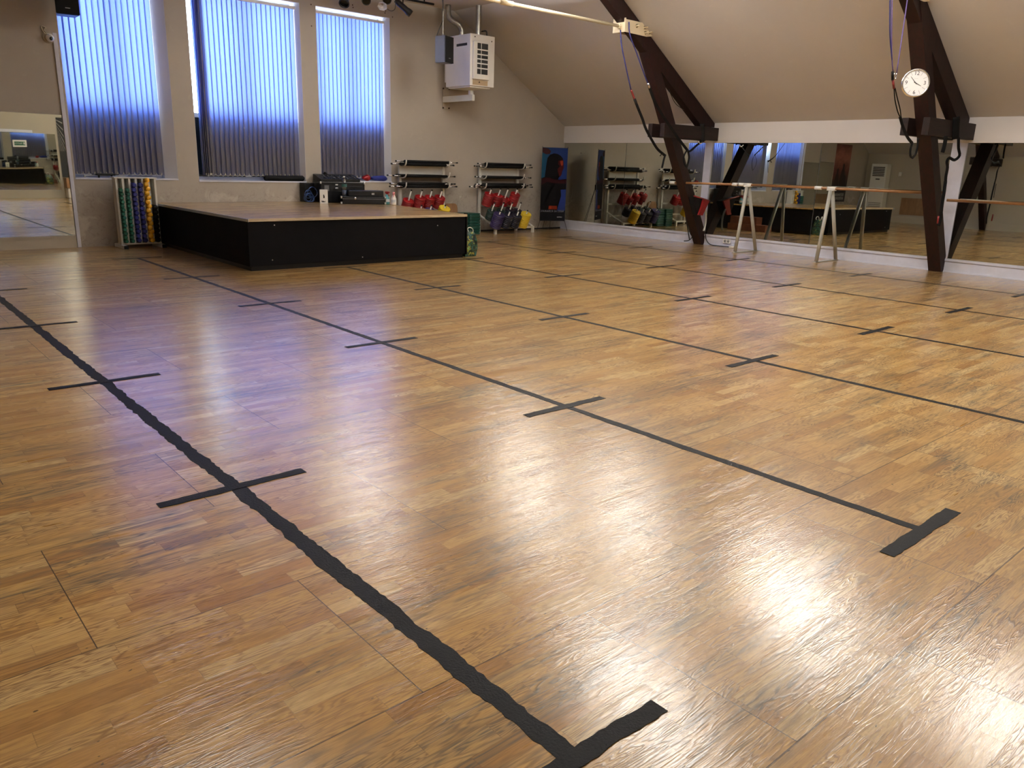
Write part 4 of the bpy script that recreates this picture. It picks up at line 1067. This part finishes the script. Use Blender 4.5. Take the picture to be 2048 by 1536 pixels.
# ------------------------------------------------------------------ X banner in the corner
m, t, b = new_mat('banner_print'); tcn = t.nodes.new('ShaderNodeTexCoord'); sp = t.nodes.new('ShaderNodeSeparateXYZ'); t.links.new(tcn.outputs['Object'], sp.inputs[0])
z = X(t, sp.outputs[2]); x = X(t, sp.outputs[0]); nz = noise(t, tcn.outputs['Object'], 2.6, 3, 0.5, 0.5)
c = ramp(t, z/1.55 + (nz-0.5)*0.14 + x*0.1, [(0.0, s2l((8, 8, 14))), (0.14, s2l((10, 12, 22))), (0.18, s2l((14, 22, 60))), (0.5, s2l((24, 40, 98))), (0.75, s2l((18, 38, 92))), (1.0, s2l((12, 32, 78)))])
c = mixc(t, maprange(t, x, -0.02, -0.26)*maprange(t, z, 0.5, 0.8), c, s2l((8, 54, 76)))
link(t, c, b.inputs['Base Color']); b.inputs['Roughness'].default_value = 0.65; b.inputs['Specular IOR Level'].default_value = 0.15; M['banner'] = m
r = thing('banner_stand', 'X-frame banner with a dark profile portrait on blue in the far corner', 'banner', (12.36, 12.83, 0), D2(-28))
BW, BZ0, BZ1 = 0.29, 0.22, 1.79
bm = bmesh.new(); prism(bm, [(-BW, BZ0), (BW, BZ0), (BW, BZ1), (-BW, BZ1)], 'y', -0.002, 0.0); pnl = obj('banner_sheet', bm, M['banner'], r)
def flat_poly(name, P, y, m, par):   # thin printed shape on the sheet
    bm = bmesh.new(); vs = [bm.verts.new((p[0], y, p[1])) for p in P]; bm.faces.new(vs); bmesh.ops.triangulate(bm, faces=bm.faces[:]); return obj(name, bm, m, par)
# crop pixel -> banner coordinates of the portrait
def B_(x, y): return (-BW + (x-25)/(440-25)*2*BW, BZ1 - (y-45)/(1285-45)*(BZ1-BZ0))
silh = [(25, 560), (75, 540), (98, 480), (108, 400), (100, 300), (112, 220), (150, 165), (210, 140), (270, 145), (325, 175), (360, 215), (374, 262), (370, 320), (384, 375), (366, 395), (362, 440), (350, 462), (356, 485), (340, 515), (300, 545), (240, 545), (232, 570), (330, 578), (438, 562), (438, 740), (350, 748), (362, 850), (350, 905), (318, 945), (312, 1010), (300, 1120), (25, 1120)]
pm = pbr('print_black_figure', (5, 3, 5), 0.7, spec=0.1)
sk = flat_poly('figure_print', [B_(*q) for q in silh], -0.0024, pm, r)
skin = pbr('print_skin_red', (52, 10, 9), 0.7, spec=0.1); skin2 = pbr('print_skin_orange', (112, 36, 22), 0.7, spec=0.1)
flat_poly('face_print', [B_(*q) for q in [(290, 262), (366, 240), (374, 262), (370, 320), (384, 375), (366, 395), (362, 440), (350, 462), (356, 485), (340, 515), (310, 520), (318, 470), (290, 450), (282, 400), (320, 350), (290, 320)]], -0.0027, skin, r)
flat_poly('forehead_print', [B_(*q) for q in [(320, 265), (368, 258), (370, 320), (352, 350), (332, 320)]], -0.0030, skin2, r)
flat_poly('shoulder_print', [B_(*q) for q in [(28, 575), (90, 548), (170, 550), (220, 575), (330, 585), (436, 572), (436, 640), (260, 640), (120, 620), (28, 680)]], -0.0027, pbr('print_shoulder', (36, 5, 9), 0.7, spec=0.1), r)
flat_poly('hand_print', [B_(*q) for q in [(28, 50), (120, 60), (165, 105), (150, 150), (90, 160), (28, 130)]], -0.0027, pbr('print_glove', (40, 14, 14), 0.7, spec=0.1), r)
flat_poly('belt_print', [B_(*q) for q in [(165, 1025), (300, 1025), (305, 1085), (160, 1085)]], -0.0027, pbr('print_belt', (104, 30, 10), 0.7, spec=0.1), r)
flat_poly('bottom_print', [B_(*q) for q in [(22, 1118), (438, 1105), (438, 1284), (22, 1284)]], -0.0026, pbr('print_base', (9, 9, 13), 0.7, spec=0.1), r)
prw = pbr('print_white', (205, 205, 205), 0.7, spec=0.1)
text_obj('slogan', 'СРАЖАЙСЯ ЗА СЕБЯ', 0.055, pbr('print_grey', (120, 122, 130), 0.7, spec=0.1), r, (B_(215, 1118)[0], -0.004, B_(215, 1118)[1]), (PI/2, 0, 0), 0.0003)
text_obj('brand_text', 'LESMILLS', 0.030, prw, r, (B_(350, 1218)[0], -0.004, B_(350, 1218)[1]), (PI/2, 0, 0), 0.0003)
bm = bmesh.new()
hub = Vector((0, 0.10, 0.95))
for (sx_, z_) in ((-BW, BZ1+0.02), (BW, BZ1+0.02)): tube(bm, [hub, (sx_, 0.0, z_)], 0.005, 6)
obj('upper_arm', bm, M['black_plastic'], r)
bm = bmesh.new()
for (sx_) in (-BW, BW): tube(bm, [hub, (sx_, 0.004, BZ0), (sx_*1.22, -0.02, 0.004)], 0.005, 6)
obj('front_leg', bm, M['black_plastic'], r)
bm = bmesh.new(); tube(bm, [hub, (-0.12, 0.36, 0.004)], 0.005, 6); tube(bm, [hub, (0.05, 0.36, 0.004)], 0.005, 6); obj('rear_leg', bm, M['black_plastic'], r)
bm = bmesh.new(); lathe(bm, [(0, -0.06), (0.018, -0.06), (0.018, 0.06), (0, 0.06)], 10, hub, (0, 0, 1)); obj('hub', bm, M['black_plastic'], r)

# ------------------------------------------------------------------ sound gear on the stage
def rb(r, nm, c, sz, m, bev=0.008, rz=0.0, tilt=0.0):
    bm = bmesh.new(); bx(bm, -sz[0]/2, sz[0]/2, -sz[1]/2, sz[1]/2, 0, sz[2], bev=bev); o = obj(nm, bm, m, r); o.location = c; o.rotation_euler = (tilt, 0, rz); return o
r = thing('equipment_case', 'large black flight case at the window wall, the sloped mixer on it', 'case', (7.15, 13.00, SZ+0.001), D2(-9))
rb(r, 'case_body', (0, 0, 0), (0.82, 0.42, 0.36), M['case_lid'], 0.01)
bm = bmesh.new()
for sx_ in (-0.405, 0.405):
    for sz_ in (0.015, 0.345): bx(bm, sx_-0.02, sx_+0.012, -0.222, -0.200, sz_-0.02, sz_+0.02, bev=0.006)
obj('corner_guards', bm, M['silver'], r)
rb(r, 'rack_unit', (0.05, -0.212, 0.19), (0.62, 0.006, 0.10), M['black_plastic'], 0.002)
rb(r, 'label_plate', (-0.30, -0.212, 0.20), (0.085, 0.004, 0.10), pbr('grey_label', (92, 92, 94), 0.5), 0.002)
rb(r, 'latch', (-0.12, -0.214, 0.30), (0.05, 0.008, 0.022), M['silver'], 0.003)
rb(r, 'latch', (-0.12, -0.214, 0.24), (0.05, 0.008, 0.022), M['silver'], 0.003)
for k in range(5):
    bm = bmesh.new(); lathe(bm, [(0, 0.014), (0.010, 0.014), (0.012, 0)], 10, (-0.02+0.06*k, -0.215, 0.235), (0, -1, 0)); obj('knob', bm, M['black_plastic'], r)
r = thing('mixing_desk', 'black sloped mixing desk on top of the large flight case', 'mixer', (7.14, 13.0, SZ+0.364), D2(-9))
bm = bmesh.new(); prism(bm, [(-0.20, 0.0), (0.20, 0.0), (0.20, 0.12), (0.10, 0.11), (-0.20, 0.045)], 'x', -0.40, 0.34); bmesh.ops.bevel(bm, geom=bm.edges[:], offset=0.006, segments=1, affect='EDGES'); obj('desk_body', bm, M['black_plastic'], r)
kp = None
for i in range(9):
    for j in range(4):
        y_ = -0.17+0.065*j; zz = 0.048+(y_+0.20)/0.30*0.062
        if kp is None:
            bm = bmesh.new(); lathe(bm, [(0.008, 0), (0.007, 0.016), (0, 0.016)], 7); kp = o = obj('knob', bm, pbr('dark_knob', (70, 70, 74), 0.5), r)
        else: o = kp.copy(); COL.objects.link(o)
        o.location = (-0.34+0.075*i, y_, zz)
r = thing('equipment_case', 'middle-sized black case lying in front of the large flight case', 'case', (7.36, 12.46, SZ+0.132), D2(-20))
rb(r, 'case_body', (0, 0, 0), (0.62, 0.27, 0.10), M['case_lid'], 0.01)
rb(r, 'latch', (0.12, -0.138, 0.03), (0.05, 0.008, 0.03), M['silver'], 0.003)
r = thing('equipment_case', 'flat black case with silver corners at the bottom front', 'case', (7.31, 12.45, SZ+0.001), D2(-20))
rb(r, 'case_body', (0, 0, 0), (0.76, 0.33, 0.13), M['case_lid'], 0.012)
bm = bmesh.new(); bx(bm, -0.381, 0.381, -0.166, 0.166, 0.087, 0.091); obj('lid_trim', bm, M['silver'], r)
bm = bmesh.new()
for sx_ in (-0.385, 0.385):
    for sz_ in (0.02, 0.115): bx(bm, sx_-0.03, sx_+0.001, -0.172, -0.15, sz_-0.018, sz_+0.018, bev=0.006)
obj('corner_guards', bm, M['silver'], r)
bm = bmesh.new(); lathe(bm, [(0, 0.02), (0.022, 0.018), (0.024, 0)], 12, (-0.16, -0.166, 0.10), (0, -1, 0)); obj('lock', bm, M['chrome'], r, True)
# water bottle
bp = Vector((7.00, 12.54, SZ+0.132))
r = thing('water_bottle', 'clear plastic water bottle standing on the flat black case', 'bottle', bp)
bm = bmesh.new(); lathe(bm, [(0, 0), (0.042, 0.003), (0.046, 0.02), (0.046, 0.10), (0.041, 0.125), (0.046, 0.15), (0.046, 0.22), (0.036, 0.27), (0.016, 0.305), (0.015, 0.32)], 20); obj('bottle_body', bm, M['pet'], r, True)
bm = bmesh.new(); lathe(bm, [(0, 0.008), (0.041, 0.01), (0.043, 0.05), (0.043, 0.10), (0, 0.102)], 16); obj('water', bm, pbr('dim_water', (70, 82, 110), 0.1), r, True)
bm = bmesh.new(); lathe(bm, [(0.018, 0.316), (0.018, 0.336), (0, 0.337)], 14); obj('cap', bm, M['white_plastic'], r, True)
bm = bmesh.new(); lathe(bm, [(0.047, 0.155), (0.047, 0.205)], 20); obj('label_band', bm, pbr('bottle_label', (40, 78, 80), 0.4), r, True)
# white box with a small black picture
q = atY(656, 388, 12.72)
r = thing('product_box', 'white carton with a small black earphone picture at the case', 'box', (6.66, 12.66, SZ), D2(-20))
rb(r, 'carton', (0, 0, 0), (0.135, 0.055, 0.235), M['white_plastic'], 0.002)
flat_poly('printed_picture', [(-0.01, 0.09), (0.012, 0.09), (0.014, 0.12), (0.004, 0.15), (-0.012, 0.15), (-0.006, 0.12)], -0.029, M['dark_slot'], r)
flat_poly('printed_mark', [(-0.045, 0.03), (-0.035, 0.055), (-0.02, 0.035), (-0.01, 0.05), (0.01, 0.03), (0.03, 0.05), (0.02, 0.025), (-0.02, 0.02)], -0.029, M['dark_slot'], r)
# cables left of the case
bm = bmesh.new(); rk = random.Random(4)
for i in range(5):
    cx_, cz_, rr_ = 6.60+rk.uniform(-.05, .05), SZ+0.12+rk.uniform(-.05, .08), 0.08+rk.uniform(-.02, .02)
    tube(bm, [(cx_+rr_*math.cos(a), 13.0+0.02*i+0.02*math.sin(2*a), max(SZ+0.012, cz_+rr_*math.sin(a))) for a in [k*PI/9 for k in range(19)]], 0.009, 7)
tag(obj('cable_bundle', bm, M['blue_cable'], None, True), 'tangled dark blue cables hanging beside the large flight case', 'cable')
r = thing('amplifier', 'small black box standing against the wall left of the flight case', 'amplifier', (6.62, 13.19, SZ+0.001))
rb(r, 'casing', (0, 0, 0), (0.2, 0.18, 0.33), M['black_plastic'], 0.006)
# spray bottles
def spray(label, x, y, body, head, rz):
    r = thing('spray_bottle', label, 'bottle', (x, y, SZ+0.0), rz)
    bm = bmesh.new(); lathe(bm, [(0, 0), (0.045, 0.002), (0.048, 0.03), (0.046, 0.11), (0.022, 0.16), (0.014, 0.18)], 16); obj('bottle_body', bm, body, r, True)
    bm = bmesh.new(); bx(bm, -0.02, 0.02, -0.055, 0.03, 0.19, 0.225, bev=0.008); lathe(bm, [(0.017, 0.175), (0.017, 0.195)], 12); obj('spray_head', bm, head, r)
    bm = bmesh.new(); tube(bm, smooth_pts([(0, -0.02, 0.19), (0, -0.04, 0.17), (0, -0.045, 0.145)], 4), 0.007, 8); obj('trigger', bm, head, r)
    bm = bmesh.new(); lathe(bm, [(0.049, 0.045), (0.048, 0.095)], 16); obj('label_band', bm, pbr('spray_label', (190, 196, 200), 0.5), r, True)
bl = pbr('teal_liquid', (70, 132, 140), 0.2)
spray('teal spray bottle with a bright red trigger head at the right edge of the stage', 7.655, 12.20, bl, M['red'], D2(20))
spray('white spray bottle with red label right of the teal one', 7.655, 11.98, M['white_plastic'], pbr('pink_head', (190, 120, 124), 0.4), D2(-30))

# things on the window sills
def sill_z(i): return WIN[i][2] + 0.004
bm = bmesh.new(); tube(bm, [(-0.36, 0, 0.045), (-0.34, 0, 0.047), (0.36, 0, 0.05), (0.385, 0, 0.047)], [0.03, 0.045, 0.048, 0.03], 12); o = obj('rolled_mat', bm, M['black_foam'], None, True); o.location = (6.26, YW+0.035, sill_z(1)+0.0)
tag(o, 'black rolled bag lying on the middle window sill', 'bag')
def blob(name, label, cat, loc, sz, m, seed):
    rk = random.Random(seed); bm = bmesh.new(); bmesh.ops.create_icosphere(bm, subdivisions=3, radius=1.0)
    ph = [rk.uniform(0, 6) for _ in range(3)]
    for v in bm.verts:
        k = 1 + 0.12*math.sin(5*v.co.x+ph[0]) + 0.10*math.sin(7*v.co.y+ph[1]+3*v.co.z); v.co = Vector((v.co.x*sz[0]*k, v.co.y*sz[1]*k, max(-sz[2], v.co.z*sz[2]*k)+sz[2]))
    o = obj(name, bm, m, None, True); o.location = loc; return tag(o, label, cat)
blob('boxing_glove', 'red glove lying on the right window sill behind the mixer', 'glove', (7.93, YW+0.03, sill_z(2)), (0.085, 0.06, 0.055), M['red'], 1)
blob('folded_cloth', 'blue bundled clothing at the right end of the right window sill', 'cloth', (8.22, YW+0.035, sill_z(2)), (0.17, 0.06, 0.05), pbr('royal_blue_cloth', (28, 40, 120), 0.7), 2)
blob('black_pouch', 'black pouch with red dots on the left end of the right window sill', 'pouch', (7.07, YW+0.04, sill_z(2)), (0.06, 0.05, 0.07), M['black_foam'], 3)
bm = bmesh.new(); bx(bm, 3.25, 3.52, YW+0.03, YW+0.13, sill_z(0)+0.035, sill_z(0)+0.065, bev=0.01); bx(bm, 3.2, 3.57, YW+0.05, YW+0.10, sill_z(0)+0.045, sill_z(0)+0.055)
bx(bm, 3.28, 3.30, YW+0.06, YW+0.09, sill_z(0), sill_z(0)+0.04); bx(bm, 3.46, 3.48, YW+0.06, YW+0.09, sill_z(0), sill_z(0)+0.04)
tag(obj('desk_gadget', bm, M['black_plastic']), 'flat black gadget on the left window sill', 'gadget')
bm = bmesh.new(); tube(bm, [(3.1, YW+0.09, sill_z(0)+0.03), (3.66, YW+0.09, sill_z(0)+0.03)], 0.006, 6); bx(bm, 3.09, 3.11, YW+0.08, YW+0.10, sill_z(0), sill_z(0)+0.036); bx(bm, 3.65, 3.67, YW+0.08, YW+0.10, sill_z(0), sill_z(0)+0.036)
tag(obj('shoe_rail', bm, M['white_metal']), 'thin white rail on the left window sill', 'rail')

# ------------------------------------------------------------------ left end of the hall, seen in the mirrors
r = thing('tower_air_conditioner', 'white floor-standing air conditioner with louvres, seen in the mirror', 'air conditioner', (XL+0.2, 12.72, 0))
obj('cabinet', box(-0.17, 0.17, -0.26, 0.26, 0, 1.93, 0.015), M['ac_body'], r)
bm = bmesh.new()
for k in range(6): bx(bm, 0.171, 0.176, -0.20, 0.20, 1.52+0.055*k, 1.555+0.055*k)
obj('air_outlet', bm, M['dark_slot'], r)
bm = bmesh.new()
for k in range(7): bx(bm, 0.171, 0.175, -0.21, 0.21, 0.25+0.06*k, 0.272+0.06*k)
obj('air_inlet', bm, pbr('grey_slot', (120, 120, 120), 0.6), r)
bm = bmesh.new(); bx(bm, 0.171, 0.175, -0.07, 0.07, 1.40, 1.44); obj('display', bm, M['dark_slot'], r)
tag(obj('thermostat', box(XL+0.001, XL+0.03, 12.08, 12.18, 1.55, 1.68, 0.006), M['white_plastic']), 'small white wall control beside the tower air conditioner, seen in the mirror', 'control')
tag(obj('wooden_board', box(XL+0.001, XL+0.02, 11.1, 11.95, 0.28, 0.84), M['mdf']), 'brown wooden board on the far left wall, seen in the mirror', 'board')
# large poster on the window wall, far left
m, t, b = new_mat('figures_poster'); tcn = t.nodes.new('ShaderNodeTexCoord'); sp = t.nodes.new('ShaderNodeSeparateXYZ'); t.links.new(tcn.outputs['Object'], sp.inputs[0])
zz = X(t, sp.outputs[2]); nz = noise(t, tcn.outputs['Object'], 3.2, 4, 0.6, 1.2)
c = ramp(t, zz/1.9 + (nz-0.5)*0.35, [(0.0, s2l((12, 11, 14))), (0.30, s2l((20, 18, 22))), (0.55, s2l((86, 36, 32))), (0.78, s2l((150, 96, 84))), (1.0, s2l((78, 34, 32)))])
link(t, c, b.inputs['Base Color']); b.inputs['Roughness'].default_value = 0.5
r = thing('wall_poster', 'tall dark red poster with shadowy figures, seen in the mirror', 'poster', (-0.20, YW-0.006, 0.62))
obj('poster_sheet', box(-0.55, 0.55, -0.004, 0.004, 0, 1.88), m, r)
for (cx_, h_) in ((-0.12, 1.28), (0.27, 1.12), (-0.30, 0.9)):
    flat_poly('figure_print', [(cx_-0.20, 0.35), (cx_-0.16, h_-0.45), (cx_-0.10, h_-0.22), (cx_-0.06, h_-0.18), (cx_-0.06, h_-0.05), (cx_, h_), (cx_+0.06, h_-0.05), (cx_+0.06, h_-0.18), (cx_+0.10, h_-0.22), (cx_+0.16, h_-0.45), (cx_+0.20, 0.35)], -0.006-0.001*h_, M['dark_slot'], r)
text_obj('poster_text', 'ОСТАНОВИСЬ\nИ ПОСМОТРИ', 0.12, prw, r, (0.0, -0.008, 0.17), (PI/2, 0, 0), 0.0004)
# wall opposite the windows: exit sign on the mirror, dark banner, box and bag
r = thing('exit_sign', 'white-framed green exit sign on the opposite mirror, seen reflected', 'sign', (4.79, Y0+0.03, 1.57), PI)
obj('sign_frame', box(-0.17, 0.17, -0.008, 0.008, -0.10, 0.10, 0.003), M['white_plastic'], r)
obj('sign_panel', box(-0.135, 0.135, -0.0095, -0.0082, -0.055, 0.055), pbr('exit_green', (8, 92, 62), 0.4), r)
text_obj('sign_text', '⬅ ВЫХОД', 0.058, prw, r, (0, -0.0102, 0), (PI/2, 0, 0), 0.0003)
m, t, b = new_mat('radial_lines'); tcn = t.nodes.new('ShaderNodeTexCoord'); sp = t.nodes.new('ShaderNodeSeparateXYZ'); t.links.new(tcn.outputs['Object'], sp.inputs[0])
zz = X(t, sp.outputs[2]); xx = X(t, sp.outputs[0])
f = ((zz-1.75)/(xx+0.40)*9.0).sin().gt(0.86); f = f*zz.gt(0.75)
link(t, mixc(t, f, s2l((16, 15, 15)), s2l((150, 146, 140))), b.inputs['Base Color'])
r = thing('hanging_banner', 'narrow black banner with pale radiating lines, seen reflected at far left', 'banner', (6.09, Y0+0.02, 0.62), 0)
obj('banner_sheet', box(-0.28, 0.28, -0.006, 0.006, 0.0, 1.76), m, r)
tag(obj('cardboard_box', box(5.82, 6.26, Y0+0.02, Y0+0.42, 0.30, 0.60, 0.004), M['mdf']), 'brown box under the radiating-line banner, seen reflected', 'box')
tag(obj('waste_bag', box(5.84, 6.24, Y0+0.04, Y0+0.40, 0.0, 0.298, 0.03), M['white_plastic']), 'pale bin under the brown box, seen reflected', 'bin')
